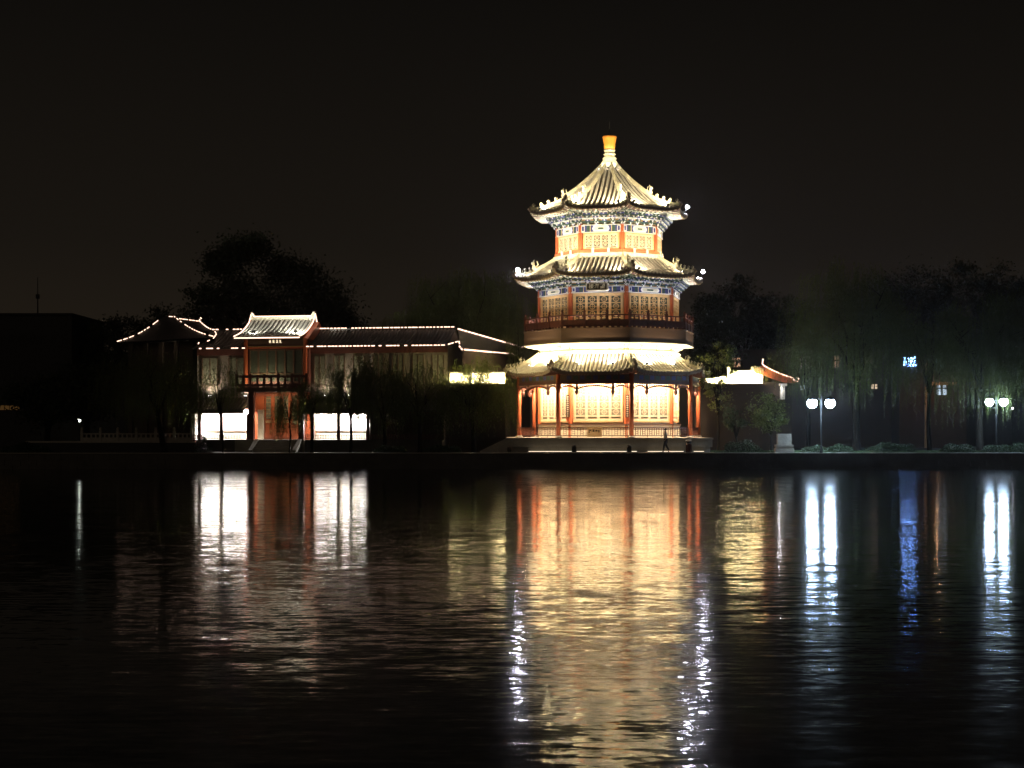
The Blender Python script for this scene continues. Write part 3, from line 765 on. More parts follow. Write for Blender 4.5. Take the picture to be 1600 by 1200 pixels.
q.box(U0, U1, -1.25, -1.17, rt - .09, rt, None, LF); q.box(U0, U1, -1.24, -1.18, rz0 + .02, rz0 + .24, None, LF); q.box(U0, U1, -1.235, -1.185, rt - .2, rt - .089, None, LF)
for i in range(11):
    u = U0 + (U1 - U0) * i / 10; q.box(u - .09, u + .09, -1.26, -1.15, rz0, rt + (.12 if i % 2 == 0 else 0), None, LF)
q.build('balcony_railing', M['darkred'], bo)
# sign frieze, 4 gold glyphs
q = MB(); q.box(gu0 + .1, gu1 - .1, -.12, -.003, LZ(430, 541, 0), LZ(430, 529, 0), M['brown'], LF)
q.box(gu0 + .1, gu1 - .1, -.16, -.121, LZ(430, 542, 0), LZ(430, 541, 0), M['gold'], LF)
q.box(gu0, gu1, -.18, -.003, LZ(430, 545, 0), LZ(430, 542.4, 0), M['red'], LF)
fz = q.build('frieze', None, gate)
GL = [[(-.5, .4, .5, .4), (0, .9, 0, -.2), (-.6, -.2, .6, -.2), (-.4, -.8, -.4, .1), (.5, -.8, .7, -.8), (0, -.8, .1, -.2), (-.3, .1, .3, .1)],
      [(-.5, .8, .3, .8), (-.5, -.8, -.5, .8), (-.5, .2, .4, .2), (-.1, .2, -.1, -.6), (-.5, -.8, .8, -.8), (.4, -.5, .4, .5)],
      [(-.3, .9, .2, .9), (-.6, .4, .6, .4), (.3, .4, .1, 0), (-.1, 0, .1, -.3), (-.6, -.8, -.2, -.5), (.1, -.6, .7, -.8)],
      [(-.2, .9, -.2, -.7), (-.5, .5, .3, .5), (-.4, 0, .3, 0), (-.2, -.4, .3, -.4), (-.5, -.8, .8, -.8), (.2, -.4, .2, .5)]]
q = MB()
zc = LZ(433, 533.5, 0)
for i, pxx in enumerate((422, 427.5, 433, 438)):
    uu = LU(pxx, -.12)
    for (x0, z0, x1, z1) in GL[i]:
        s_ = .105; q.box(uu + min(x0, x1) * s_ - .016, uu + max(x0, x1) * s_ + .016, -.15, -.122, zc + min(z0, z1) * s_ * 1.15 - .016, zc + max(z0, z1) * s_ * 1.15 + .016, None, LF)
q.build('lettering', emis('glowing_gold_characters', (1.0, .80, .50), 1.3), fz)  # gold strokes given a glow of their own
# upper windows
zt, zb = LZ(430, 546, 0), LZ(430, 596, 0)
n_ = 6; 
for i in range(n_):
    a = gu0 + .45 + (gu1 - gu0 - .9) * i / n_; b_ = gu0 + .45 + (gu1 - gu0 - .9) * (i + 1) / n_
    q = MB(); q.box(a, b_, -.06, -.003, zb, zt, M['paned'], LF); q.box(a, a + .07, -.12, -.061, zb, zt, M['brown'], LF); q.box(b_ - .07, b_, -.12, -.061, zb, zt, M['brown'], LF)
    q.box(a + .07, b_ - .07, -.11, -.061, zt - .1, zt, M['brown'], LF); q.box(a + .07, b_ - .07, -.11, -.061, zb + .55, zb + .63, M['brown'], LF)
    q.build('window', None, gate)
for u in (gu0 + .18, gu1 - .18):
    q = MB(); q.tube([LF @ Vector((u, -.2, bz + .36)), LF @ Vector((u, -.2, ez - .15))], .15, 10, M['red']); q.build('upper_column', None, gate)
for pxx in (393, 471):
    u = LU(pxx, -1.1); q = MB(); q.box(u - .2, u + .2, -1.25, -.9, FZ, bz - .002, None, LF); q.build('porch_column', M['darkred'], gate)
# porch back: pale jamb, doors
q = MB(); a, b_ = LU(402, .9), LU(411, .9); q.box(a, b_, .95, 1.19, FZ, LZ(405, 640, .9), M['cream'], LF); q.box(a - .1, b_ + .1, .8, 1.19, LZ(405, 640, .9), LZ(405, 620, .9), M['red'], LF); q.build('door_jamb', None, gate)
d0, d1 = LU(413, 1.1), LU(481, 1.1)
for i in range(5):
    a = d0 + (d1 - d0) * i / 5; b_ = d0 + (d1 - d0) * (i + 1) / 5; H0, H1 = FZ + .02, bz - .15
    q = MB(); q.box(a + .01, b_ - .01, 1.10, 1.18, H0, H1, M['red'], LF)
    zz = H0 + (H1 - H0) * .42
    q.box(a + .16, b_ - .16, 1.07, 1.098, zz + .1, H1 - .15, M['pane'], LF); q.box(a + .12, b_ - .12, 1.05, 1.098, zz - .2, zz, M['wood'], LF); q.box(a + .14, b_ - .14, 1.06, 1.098, H0 + .15, zz - .3, M['red'], LF)
    for j in range(6): q.box(a + .16, b_ - .16, 1.05, 1.068, zz + .2 + j * .3, zz + .23 + j * .3, M['wood'], LF)
    q.build('door', None, gate)
q = MB(); q.box(gu0 - .2, gu1 + .2, -1.6, 6.0, GZ - .05, FZ, M['stone'], LF)
for i in range(4): q.box(LU(402, -2), LU(462, -2), -1.6 - .32 * (i + 1), -1.6 - .32 * i - .002, GZ - .05, FZ - .17 * (i + 1), M['stone'], LF)
for pxx in (398, 466):
    u = LU(pxx, -2); q.prism([(-1.602, FZ + .05), (-1.602, GZ), (-3.0, GZ), (-3.0, GZ + .15)], u - .15, u + .15, M['stone'], LF @ Matrix(((0, 1, 0, 0), (1, 0, 0, 0), (0, 0, 1, 0), (0, 0, 0, 1))))
q.build('stone_steps', None, gate)
# gatehouse lights
for pxx, P_ in ((397, 90), (463, 260)):
    p = LF @ Vector((LU(pxx, -.2), -.35, ez + .18 + .25)); am = LF @ Vector((LU(pxx, -.2) - .3, 2.6, rz + .3))
    fixture(p, am, .14).build('floodlight', None, gate); spot(p, am, P_ * 4.8, (1, .96, .86), R(140), .05, .7)
al = LF.to_3x3() @ Vector((1, 0, 0))
area(LF @ Vector(((gu0 + gu1) / 2, .2, bz - .1)), LF @ Vector(((gu0 + gu1) / 2, .9, FZ + .8)), 28, (1.0, .72, .42), 3.6, .1, al)
area(LF @ Vector(((gu0 + gu1) / 2 - .8, -.9, bz + .42)), LF @ Vector(((gu0 + gu1) / 2 - .8, 0, bz + .9)), 60, (1.0, .82, .52), 2.2, .1, al)

# ---------- the wings of the complex
def wing(name, label, px0, px1, ridge, eave, roof_gap, cols, seed, left_open, right_open, lower=True, strings=True):
    u0, u1 = LU(px0, .6), LU(px1, .6)
    o = thing(name, LF @ Vector(((u0 + u1) / 2, 2, GZ)), label, 'hall')
    wr, we = 3.2, -.4
    pm = (px0 + px1) / 2
    zr, ze = LZ(pm, ridge, wr), LZ(pm, eave, we)
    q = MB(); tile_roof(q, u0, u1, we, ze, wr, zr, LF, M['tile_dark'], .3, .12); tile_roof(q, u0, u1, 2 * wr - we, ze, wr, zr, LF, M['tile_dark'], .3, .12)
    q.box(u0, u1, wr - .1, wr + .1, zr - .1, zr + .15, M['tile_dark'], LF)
    ro = q.build('roof', None, o)
    if strings:
        rope([(u0, wr - .12, zr + .16), (u1, wr - .12, zr + .16)], o, LF, roof_gap, .04, seed); rope([(u0, we - .04, ze - .06), (u1, we - .04, ze - .06)], o, LF, roof_gap, .04, seed + 1)
    zs = LZ(pm, 622, .6); q = MB()
    q.box(u0, u1, .6, 6.2, zs - .8, ze - .05, M['greywall'], LF); q.prism([(.6, ze - .05), (6.2, ze - .05), (3.2, zr - .2)], u0 + .02, u1 - .02, M['greywall'], LF @ Matrix(((0, 1, 0, 0), (1, 0, 0, 0), (0, 0, 1, 0), (0, 0, 0, 1))))
    q.box(u0, u1, 1.6, 6.2, FZ, zs - .802, M['white'], LF)
    q.box(u0, u1, .5, .598, ze - .55, ze - .1, M['darkred'], LF)
    if name == 'right_wing_hall': q.box(LU(578, -.9), u1, -.9, 1.599, FZ, zs - .802, M['wall'], LF)
    q.build('wall', None, o)
    if True:
        ue = u1 if name == 'left_wing_hall' else LU(577, 1.6)
        q = MB(); q.box(u0 + .02, ue - .02, 1.50, 1.598, FZ + .002, FZ + .62, M['cream'], LF); q.box(u0 + .02, ue - .02, 1.46, 1.598, FZ + .621, FZ + .68, M['brown'], LF)
        m3 = max(2, int((ue - u0) / 1.1))
        for i in range(m3 + 1): x = u0 + .1 + (ue - u0 - .2) * i / m3; q.box(x - .045, x + .045, 1.52, 1.598, FZ + .681, zs - .85, M['woodp'], LF)
        q.box(u0 + .02, ue - .02, 1.53, 1.597, FZ + 1.75, FZ + 1.80, M['woodp'], LF)
        q.build('veranda_panelling', None, o)
    n_ = max(2, int((u1 - u0) / 1.5))
    for i in range(n_):
        a = u0 + (u1 - u0) * (i + .2) / n_; b_ = u0 + (u1 - u0) * (i + .8) / n_
        q = MB(); q.box(a, b_, .54, .598, zs + 1.0, ze - .75, M['pane'], LF)
        for x in (a, (a + b_) / 2 - .03, b_ - .06): q.box(x, x + .06, .48, .538, zs + 1.0, ze - .75, M['brown'], LF)
        q.box(a, b_, .485, .537, zs + .95, zs + 1.0, M['brown'], LF); q.build('window', None, o)
    # skirt roof of the lower storey
    q = MB(); tile_roof(q, u0, u1, -1.15, LZ(pm, 641, -1.15), .6, zs, LF, M['tile_dark'], .3, .05); q.build('skirt_roof', None, o)
    zk = LZ(pm, 642, -1.0) - .1
    q = MB(); q.box(u0, u1, -1.0, -.9, zk - .12, zk + .12, M['darkred'], LF); q.build('veranda_beam', None, o)
    for pxx in cols:
        u = LU(pxx, -.95); q = MB(); q.box(u - .11, u + .11, -1.06, -.84, FZ, zk - .122, None, LF); q.build('veranda_column', M['darkred'], o)
    q = MB(); h0, h1 = FZ + .0, LZ(pm, 679, -.95)
    q.box(u0 + .1, u1 - .1, -.98, -.92, h1 - .05, h1, None, LF); q.box(u0 + .1, u1 - .1, -.97, -.93, h0 + .05, h0 + .09, None, LF)
    nb = int((u1 - u0) / .13)
    for i in range(nb): u = u0 + .1 + (u1 - u0 - .2) * i / nb; q.box(u, u + .055, -.965, -.935, h0 + .09, h1 - .05, None, LF); 
    for i in range(0, nb - 2, 3): u = u0 + .1 + (u1 - u0 - .2) * (i + .5) / nb; q.box(u, u + .16, -.962, -.938, h0 + .2, h0 + .225, None, LF)
    q.build('veranda_railing', M['darkred'], o)
    q = MB(); q.box(u0, u1, -1.5, 1.6, GZ - .05, FZ, None, LF); q.build('plinth', M['darkstone'], o)
    return o, u0, u1, zs, zk
lw, lu0, lu1, lzs, lzk = wing('left_wing_hall', 'low two storey hall with bright veranda between gatehouse and dark pavilion', 308, 391, 518, 543, .25, (312, 346, 388), 3, True, False)
rw, ru0_, ru1_, rzs, rzk = wing('right_wing_hall', 'long two storey hall with bright veranda and rope lit roof right of gatehouse', 485, 700, 515.5, 539, .06, (489, 529, 575), 8, False, True)
for (a, b_, P_) in ((lu0, lu1, 1200), (ru0_, LU(577, .6), 1300)):
    m_ = (a + b_) / 2
    area(LF @ Vector((m_, 1.05, lzk + .05)), LF @ Vector((m_, 1.5, FZ + .9)), P_, (1.0, .97, .98), (b_ - a) * .9, .15, al)
for pxx, P_, pr in ((328, 520, lw), (384, 160, lw), (508, 260, rw), (546, 560, rw)):
    u = LU(pxx, .2); zz = lzs + .0; p = LF @ Vector((u, .15, zz + .12)); am = LF @ Vector((u, .6, zz + 2.4))
    fixture(p, am, .13).build('floodlight', None, pr); spot(p, am, P_, (1, .82, .6), R(130), .05, .9)
# end wall of the left wing, pale pillar
q = MB(); u = LU(304, -.6); q.box(u - .15, u + .15, -.9, 1.6, FZ - .3, LZ(304, 640, -.9), M['white'], LF); q.build('end_wall', None, lw)

# corner pavilion roof at far left (hipped) and the gabled roof behind it
pav = thing('corner_pavilion', LF @ Vector((LU(258, 3), 4, GZ)), 'dark corner pavilion whose hipped roof is edged with dotted lights, leftmost', 'pavilion')
def pp(px, py, w_): u, z = LP(px, py, w_); return (u, w_, z)
# eave rectangle: front-left, front-right, back-right, back-left; short ridge
fl = pp(183, 535, 1.0); fr = pp(310, 542, .2)
E = [fl, pp(333, 527, .2 + .0), pp(352, 531, 8.0), pp(215, 533, 9.0)]
R0, R1 = pp(257, 494, 4.2), pp(271, 495, 4.2)
q = MB()
def patch(a, b_, c, d, m=M['blacktile'], n=6):         # concave slope: eave a-b, ridge d-c
    a, b_, c, d = map(Vector, (a, b_, c, d)); vs = []; fs = []
    for j in range(n + 1):
        t = j / n; s_ = t - .14 * math.sin(PI * t)
        for (e, r_) in ((a, d), (b_, c)): p = e.lerp(r_, t); p.z = e.z + (r_.z - e.z) * s_; vs.append(p)
    for j in range(n): fs.append((2 * j, 2 * j + 1, 2 * j + 3, 2 * j + 2))
    q.add(vs, fs, m, LF)
patch(E[0], E[1], R1, R0); patch(E[1], E[2], R1, R1); patch(E[2], E[3], R0, R1); patch(E[3], E[0], R0, R0)
q.add([Vector(v) - Vector((0, 0, .15)) for v in E], [(0, 1, 2, 3)], M['blacktile'], LF)
q.build('hipped_roof', None, pav)
q = MB(); x0, x1 = LU(205, 1.5), LU(300, 1.5); q.box(x0, x1, 1.6, 7.5, GZ - .05, fl[2] + .1, None, LF); 
for i in range(5): u = x0 + (x1 - x0) * i / 4; q.box(u - .15, u + .15, 1.3, 1.598, GZ - .05, fl[2] + .05, None, LF)
q.build('wall', M['wall'], pav)
def hip(a, b_, n=8, dz=.08, cv=.14):
    a, b_ = Vector(a), Vector(b_); out_ = []
    for i in range(n + 1):
        t = i / n; p = a.lerp(b_, t); p.z = a.z + (b_.z - a.z) * (t - cv * math.sin(PI * t)) + dz; out_.append(p)
    return out_
rope(hip(E[0], R0), pav, LF, .22, .035, 11); rope(hip(E[1], R1), pav, LF, .22, .035, 12); rope([R0, R1], pav, LF, .3, .035, 13)
ph = thing('gabled_hall', LF @ Vector((LU(300, 8), 9, GZ)), 'small gabled hall behind the dark pavilion, its ridge end hooked and lit', 'hall')
q = MB(); A_, B_ = pp(280, 498, 8.5), pp(311, 502, 8.5); C_, D_ = pp(336, 518, 6.0), pp(290, 520, 6.0)
patch(D_, C_, B_, A_); C2, D2 = (C_[0], 11, C_[2]), (D_[0], 11, D_[2]); patch(C2, D2, A_, B_)
q.build('roof', None, ph)
q = MB(); q.box(D_[0] + .2, C_[0] - .2, 6.3, 10.7, GZ - .05, C_[2] + .1, None, LF); q.build('wall', M['wall'], ph)
rope([A_, B_, (B_[0] + .12, 8.5, B_[2] + .3), (B_[0] + .28, 8.5, B_[2] + .18)], ph, LF, .05, .045, 14); rope(hip(C_, B_), ph, LF, .2, .04, 15)
rope([pp(336, 518, 2), pp(338, 522, 1.6), pp(333, 529, .6), pp(322, 534, .2), pp(311, 535, -.1), pp(309, 539, -.2)], pav, LF, .15, .04, 16)

# terrace and balustrade left of the complex
q = MB(); q.box(PX(40, 114), PX(306, 114), 114.0, 122, GZ - .05, 1.95, M['blacktile']); q.box(PX(40, 114), PX(306, 114), 113.92, 114.0, 1.86, 1.99, M['stone'])
tag(q.build('terrace'), kind='structure')
blo = thing('stone_balustrade', (PX(215, 114.2), 114.2, 1.97), 'pale stone balustrade with capped posts along the dark terrace, far left', 'balustrade')
pxs = [128, 157, 184, 213, 243, 272, 299]
for i, a in enumerate(pxs):
    x = PX(a, 114.2); q = MB(); q.box(x - .09, x + .09, 114.11, 114.29, 1.97, 2.72); q.lathe([(.07, 2.72), (.10, 2.78), (.10, 2.92), (.05, 3.0)], x, 114.2, 10); q.build('post', M['stone'], blo)
    if i < len(pxs) - 1:
        x2 = PX(pxs[i + 1], 114.2); q = MB(); q.box(x + .095, x2 - .095, 114.16, 114.24, 1.99, 2.25); q.box(x + .095, x2 - .095, 114.14, 114.26, 2.47, 2.56)
        for j in range(1, 4): xx = x + (x2 - x) * j / 4; q.box(xx - .06, xx + .06, 114.17, 114.23, 2.25, 2.47)
        q.build('rail_panel', M['stone'], blo)

# side wing running back behind the willows
sw = thing('rear_corridor_hall', (PX(760, 126), 126, GZ), 'long low hall running back from the willow towards the tower, roof edged with lights', 'hall')
q = MB()
def PP(px, py, Y): return Vector((PX(px, Y), Y, PZ(py, Y)))
LFs = LF; 
ea, eb = PP(718, 541, 115.5), PP(808, 554, 137); ra, rb = PP(716, 516, 118.6), PP(822, 546, 139.5)
va = []; fs = []
n_ = 8
for i in range(n_ + 1):
    t = i / n_; e_ = ea.lerp(eb, t); r_ = ra.lerp(rb, t); m2 = e_.lerp(r_, .5) - Vector((0, 0, .2)); bk = r_ + (r_ - e_) * Vector((1, 1, 0)).x; bk = Vector((r_.x - (e_.x - r_.x), r_.y + (r_.y - e_.y), e_.z))
    va += [e_, m2, r_, bk]
for i in range(n_):
    for j in range(3): fs.append((4 * i + j, 4 * (i + 1) + j, 4 * (i + 1) + j + 1, 4 * i + j + 1))
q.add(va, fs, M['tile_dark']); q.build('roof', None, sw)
q = MB(); a = ea + Vector((.2, .8, 0)); b_ = eb + Vector((.2, .8, 0))
q.add([(a.x, a.y, GZ - .05), (b_.x, b_.y, GZ - .05), (b_.x, b_.y, b_.z), (a.x, a.y, a.z), (a.x + 1, a.y + 5, GZ - .05), (b_.x + 1, b_.y + 4, GZ - .05), (b_.x + 1, b_.y + 4, b_.z), (a.x + 1, a.y + 5, a.z)],
      [(0, 1, 2, 3), (4, 7, 6, 5), (0, 4, 5, 1), (3, 2, 6, 7), (0, 3, 7, 4), (1, 5, 6, 2)]); q.build('wall', M['wall'], sw)
rope([ra + Vector((0, 0, .1)), rb + Vector((0, 0, .1))], sw, None, .05, .06, 21); rope([ea, PP(722, 546, 116.5), PP(730, 546.5, 117.5), eb], sw, None, .08, .06, 22)
rope([PP(700, 538, 115.6), PP(717, 533, 115.6), PP(719, 541, 115.5)], sw, None, .1, .045, 23)

# ------------------------------------------------------------------ courtyard wall behind the tower with its uplit white band
cw = thing('courtyard_wall', (PX(1150, 127), 127, GZ), 'brown courtyard wall with an uplit white top band, right of the tower', 'wall')
Y_ = 127.0; zl = PZ(599, Y_)
q = MB(); q.box(PX(1085, Y_), PX(1191, Y_), Y_, Y_ + .4, GZ - .05, zl, None); q.box(PX(1100, Y_), PX(1191, Y_), Y_ - .35, Y_ - .002, zl - .12, zl, None); q.build('brown_wall', M['dimwall'], cw)
q = MB()
def pr(pts): q.prism([(PX(a, Y_), PZ(b_, Y_)) for a, b_ in pts], Y_ + .05, Y_ + .35)
pr([(1100, 598.9), (1137, 598.9), (1137, 587), (1128, 588.5), (1118, 591), (1100, 592)][::-1]); pr([(1137.1, 598.9), (1176, 598.9), (1176, 580), (1137.1, 580)][::-1]); pr([(1176.1, 598.9), (1192, 598.9), (1192, 583), (1176.1, 578)][::-1])
wb = q.build('white_band', M['white'], cw)
q = MB(); q.box(PX(1140, Y_), PX(1173, Y_), Y_ - .02, Y_ + .42, PZ(580, Y_), PZ(578.6, Y_))
for a in (1139, 1176): q.box(PX(a - 2.2, Y_), PX(a + 2.2, Y_), Y_ - .01, Y_ + .4, PZ(580, Y_), PZ(573, Y_))
q.build('coping', M['ridge'], cw)
q = MB()
for a in (1151, 1164): q.prism([(PX(a - 2.4, Y_), PZ(587, Y_)), (PX(a, Y_), PZ(589, Y_)), (PX(a + 2.4, Y_), PZ(587, Y_)), (PX(a, Y_), PZ(585, Y_))], Y_ + .02, Y_ + .049)
q.build('diamond_vents', M['dark'], cw)
for a in (1108, 1124, 1140, 1156, 1172, 1187): 
    p = Vector((PX(a, Y_), Y_ - .25, zl + .08)); am = p + Vector((0, .45, 1.2)); fixture(p, am, .08).build('floodlight', None, cw)
area(Vector((PX(1148, Y_), Y_ - .3, zl + .06)), Vector((PX(1148, Y_), Y_ + .3, zl + 1.0)), 1700, (1, .80, .38), 4.4, .08, (1, 0, 0))
cw2 = thing('garden_wall', (PX(745, 114.9), 114.9, GZ), 'brown garden wall with an uplit white band glimpsed through the big willow', 'wall')
Y2 = 114.9; z2 = PZ(599, Y2)
q = MB(); q.box(PX(702, Y2), PX(790, Y2), Y2, Y2 + .4, GZ - .05, z2, None); q.box(PX(702, Y2), PX(790, Y2), Y2 - .35, Y2 - .002, z2 - .12, z2, None); q.build('brown_wall', M['wall'], cw2)
q = MB(); q.box(PX(703, Y2), PX(789, Y2), Y2 + .05, Y2 + .35, z2 + .002, PZ(583, Y2)); q.build('white_band', M['white'], cw2)
q = MB(); q.box(PX(701, Y2), PX(791, Y2), Y2 - .03, Y2 + .42, PZ(583, Y2) + .002, PZ(581, Y2)); q.build('coping', M['tile_dark'], cw2)
for a in (715, 735, 755, 775): p = Vector((PX(a, Y2), Y2 - .25, z2 + .08)); fixture(p, p + Vector((0, .45, 1.2)), .08).build('floodlight', None, cw2)
area(Vector((PX(750, Y2), Y2 - .3, z2 + .06)), Vector((PX(750, Y2), Y2 + .3, z2 + 1.0)), 1500, (1, .80, .38), 4.6, .08, (1, 0, 0))

# side hall with the red bargeboard and hooked rope light
sh = thing('side_hall', (PX(1220, 129), 129, GZ), 'small hall with a red gable edge and hooked rope light right of courtyard wall', 'hall')
Y3 = 127.2
ga = [(1176, 578), (1192, 571), (1205, 578), (1220, 585), (1235, 591), (1246, 595)]
P3 = [(PX(a, Y3), PZ(b_, Y3)) for a, b_ in ga]
q = MB()
lo = [(PX(a, Y3), PZ(b_, Y3)) for a, b_ in ((1240, 599), (1225, 598), (1205, 592), (1195, 587), (1180, 583))]
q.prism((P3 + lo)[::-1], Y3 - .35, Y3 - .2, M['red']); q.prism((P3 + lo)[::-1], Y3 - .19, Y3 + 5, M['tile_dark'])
for i in range(5): t = i / 5; q.box(PX(1178 + 3 * i, Y3), PX(1179.6 + 3 * i, Y3), Y3 - .45, Y3 - .36, PZ(580 + i, Y3), PZ(572 + i, Y3), M['ridge'])
q.build('gable_roof', None, sh)
q = MB(); q.box(PX(1191.5, Y3), PX(1238, Y3), Y3 + .2, Y3 + 5, GZ - .05, PZ(597, Y3)); q.build('wall', M['dimwall'], sh)
q = MB(); q.box(PX(1219, Y3), PX(1226, Y3), Y3 - .1, Y3 + .19, PZ(624, Y3), PZ(599.5, Y3)); q.box(PX(1217.5, Y3), PX(1229.5, Y3), Y3 - .15, Y3 + .19, PZ(603, Y3), PZ(599.4, Y3)); q.build('white_pier', M['white'], sh)
point(Vector((PX(1216, Y3), Y3 - .5, PZ(610, Y3))), 22, (1, .95, .95), .05)
path = [(1191, 562), (1190, 570), (1193, 573)] + [(1205, 579.5), (1220, 586), (1238, 592), (1240, 596), (1245, 597), (1247, 593), (1243, 591)]
rope([(PX(a, Y3), Y3 - .4, PZ(b_ - 1, Y3)) for a, b_ in path], sh, None, 0, .055)
spot((PX(1192, Y3), Y3 - 1.6, PZ(600, Y3)), (PX(1215, Y3), Y3, PZ(588, Y3)), 20, (1, .85, .7), R(70))

# ------------------------------------------------------------------ street lamps
def street_lamp(px, py, sep, Y, label, col, strength, power, r=.24, arch=False):
    x = PX(px, Y); zc_ = PZ(py, Y); h = sep / 2 / F * Y
    o = thing('street_lamp', (x, Y, GZ), label, 'street lamp', 'twin globe lamps in the park')
    q = MB(); zt_ = zc_ + (1.55 if arch else .55)
    q.tube([(x, Y, GZ), (x, Y, GZ + .5), (x, Y, GZ + .52), (x, Y, zt_)], [.10, .09, .055, .04], 8, M['dark']); q.build('pole', None, o)
    q = MB()
    for sg in (-1, 1):
        q.tube([(x, Y, zt_ - .35)] + [(x + sg * h * math.sin(t * PI / 2) , Y, zt_ - .3 + .3 * math.sin(t * PI * .75)) for t in (.25, .5, .75, 1)] + [(x + sg * h, Y, zc_ + r * 1.2)], .025, 6, M['dark'])
        q.lathe([(r * .95, zc_ + r * .70), (r * .92, zc_ + r * .82), (r * .6, zc_ + r * 1.1), (.04, zc_ + r * 1.3)], x + sg * h, Y, 10, M['dark'])  # hood caps, widened to block the globes' upward light
    q.build('arm', None, o)
    mt = emis('lamp_globe_glow', col, strength)
    for sg in (-1, 1):
        q = MB(); q.ball((x + sg * h, Y, zc_), r, mt); q.build('globe', None, o, True)
        spot((x + sg * h, Y, zc_ - r - .02), (x + sg * h, Y - .2, GZ), power, col, R(165), .1, .5)
    return o
BLUEW = (.56, .76, 1.0)
street_lamp(1283, 630, 28, 112.0, 'twin globe street lamp shining bluish white between small hall and willow trunk', BLUEW, 150, 330, .36)
street_lamp(1557, 628, 22, 114.2, 'twin globe street lamp under a hanging willow, rightmost lamp', BLUEW, 150, 190, .31, True)
street_lamp(1376.5, 637, 21, 165, 'distant twin globe lamp with a dim amber glow among the trees', (1, .55, .2), 9, 25, .17)
lx, ly = PX(124, 140), 140
o = thing('garden_lamp', (lx, ly, GZ), 'tiny single globe lamp far off in the dark at the left', 'lamp')
q = MB(); q.tube([(lx, ly, GZ), (lx, ly, PZ(658, ly))], .05, 6, M['dark']); q.build('pole', None, o)
q = MB(); q.ball((lx, ly, PZ(657, ly)), .13, emis('far_lamp_glow', (.9, 1, .85), 20)); q.build('globe', None, o)
lx, ly = PX(1582, 150), 150
o = thing('lamp_bulb', (lx, ly, GZ), 'pinprick white lamp on a thin pole beyond the rightmost street lamp', 'lamp')
q = MB(); q.tube([(lx, ly, GZ), (lx, ly, PZ(639, ly))], .04, 6, M['dark']); q.build('pole', None, o)
q = MB(); q.ball((lx, ly, PZ(638, ly)), .09, emis('pin_lamp_glow', (1, .9, 1), 12)); q.build('globe', None, o)

# stone pedestal
x = PX(1225, 112.8)
q = MB(); Yp = 112.8; sc_ = Yp / F
q.box(x - .68, x + .68, Yp - .4, Yp + .4, GZ - .02, GZ + .3); q.box(x - .60, x + .60, Yp - .34, Yp + .34, GZ + .3, GZ + .45); q.box(x - .64, x + .64, Yp - .38, Yp + .38, GZ + .45, GZ + .58); q.box(x - .50, x + .50, Yp - .28, Yp + .28, GZ + .58, GZ + 1.38)
tag(origin_to(q.build('stone_pedestal', M['stone']), (x, Yp, GZ)), 'pale stone pedestal with a stepped foot below the bluish lamp', 'pedestal')

# ------------------------------------------------------------------ buildings far behind
def lit_window(o, px, py, wpx, hpx, Y, col, s, mull=True):
    x, z, a, b_ = PX(px, Y), PZ(py, Y), wpx / 2 / F * Y, hpx / 2 / F * Y
    q = MB(); q.box(x - a - .08, x + a + .08, Y - .05, Y, z - b_ - .08, z + b_ + .08, M['wall'] if s else M['blacktile'])
    q.box(x - a, x + a, Y - .06, Y - .051, z - b_, z + b_, emis('lit_window_glow', col, s) if s else M['blacktile'])
    if mull: q.box(x - .05, x + .05, Y - .09, Y - .061, z - b_, z + b_, M['dark']); q.box(x - a, x + a, Y - .088, Y - .0612, z + b_ * .05, z + b_ * .25, M['dark'])
    q.build('window', None, o)
Yb = 149
ap = thing('apartment_block', (PX(1260, Yb), Yb + 5, GZ), 'dark apartment block behind the right trees with a few warm lit windows', 'building')
q = MB(); q.box(PX(1120, Yb), PX(1400, Yb), Yb, Yb + 12, GZ - .05, PZ(548, Yb)); q.box(PX(1118, Yb), PX(1402, Yb), Yb - .2, Yb + 12.2, PZ(548, Yb), PZ(546, Yb)); q.build('wall', M['wall'], ap)
for a in ((1150, 566, 13, 15, (1, .55, .3), .55), (1257, 567, 14, 20, (1, .8, .6), .5), (1307, 565, 8, 18, (1, .6, .35), .4), (1358, 560, 9, 15, (1, .8, .6), .35), (1258, 606, 15, 7, (.8, .9, 1), .9), (1366, 604, 9, 7, (1, .75, .5), .8),
          (1200, 566, 13, 15, None, 0), (1230, 606, 13, 12, None, 0), (1330, 606, 13, 12, None, 0)): lit_window(ap, *a[:4], Yb, a[4], a[5])
Yc = 146
bb = thing('brick_building', (PX(1466, Yc), Yc + 4, GZ), 'orange lit building with a blue electric sign behind the right willows', 'building')
q = MB(); q.box(PX(1405, Yc), PX(1510, Yc), Yc, Yc + 10, GZ - .05, PZ(552, Yc), M['wall']); q.box(PX(1448, Yc), PX(1495, Yc), Yc - .1, Yc - .002, PZ(602, Yc), PZ(597, Yc), M['wood'])
q.box(PX(1444, Yc), PX(1450, Yc), Yc - .3, Yc - .002, GZ, PZ(568, Yc), M['wood']); q.build('wall', None, bb)
lit_window(bb, 1471, 608, 15, 18, Yc, (.7, .85, 1), .9); lit_window(bb, 1467, 570, 12, 18, Yc, (.6, .9, .8), .35)
q = MB(); x, z = PX(1421, Yc), PZ(565, Yc)
for i in range(9):
    a = x + (i % 3 - 1) * .42 + rnd.uniform(-.06, .06); c = z + (i // 3 - 1) * .32; q.box(a - .15, a + .15, Yc - .14, Yc - .1, c - .1, c + .1, None)
q.build('electric_sign', emis('blue_sign_glow', (.20, .40, 1.0), 120), bb)
point((PX(1455, Yc), Yc - 2.0, PZ(590, Yc)), 90, (1, .5, .2), .1)
Yd = 150
ob = thing('flat_roofed_block', (PX(50, Yd), Yd + 6, GZ), 'long dark flat roofed block on the left skyline with a thin mast', 'building')
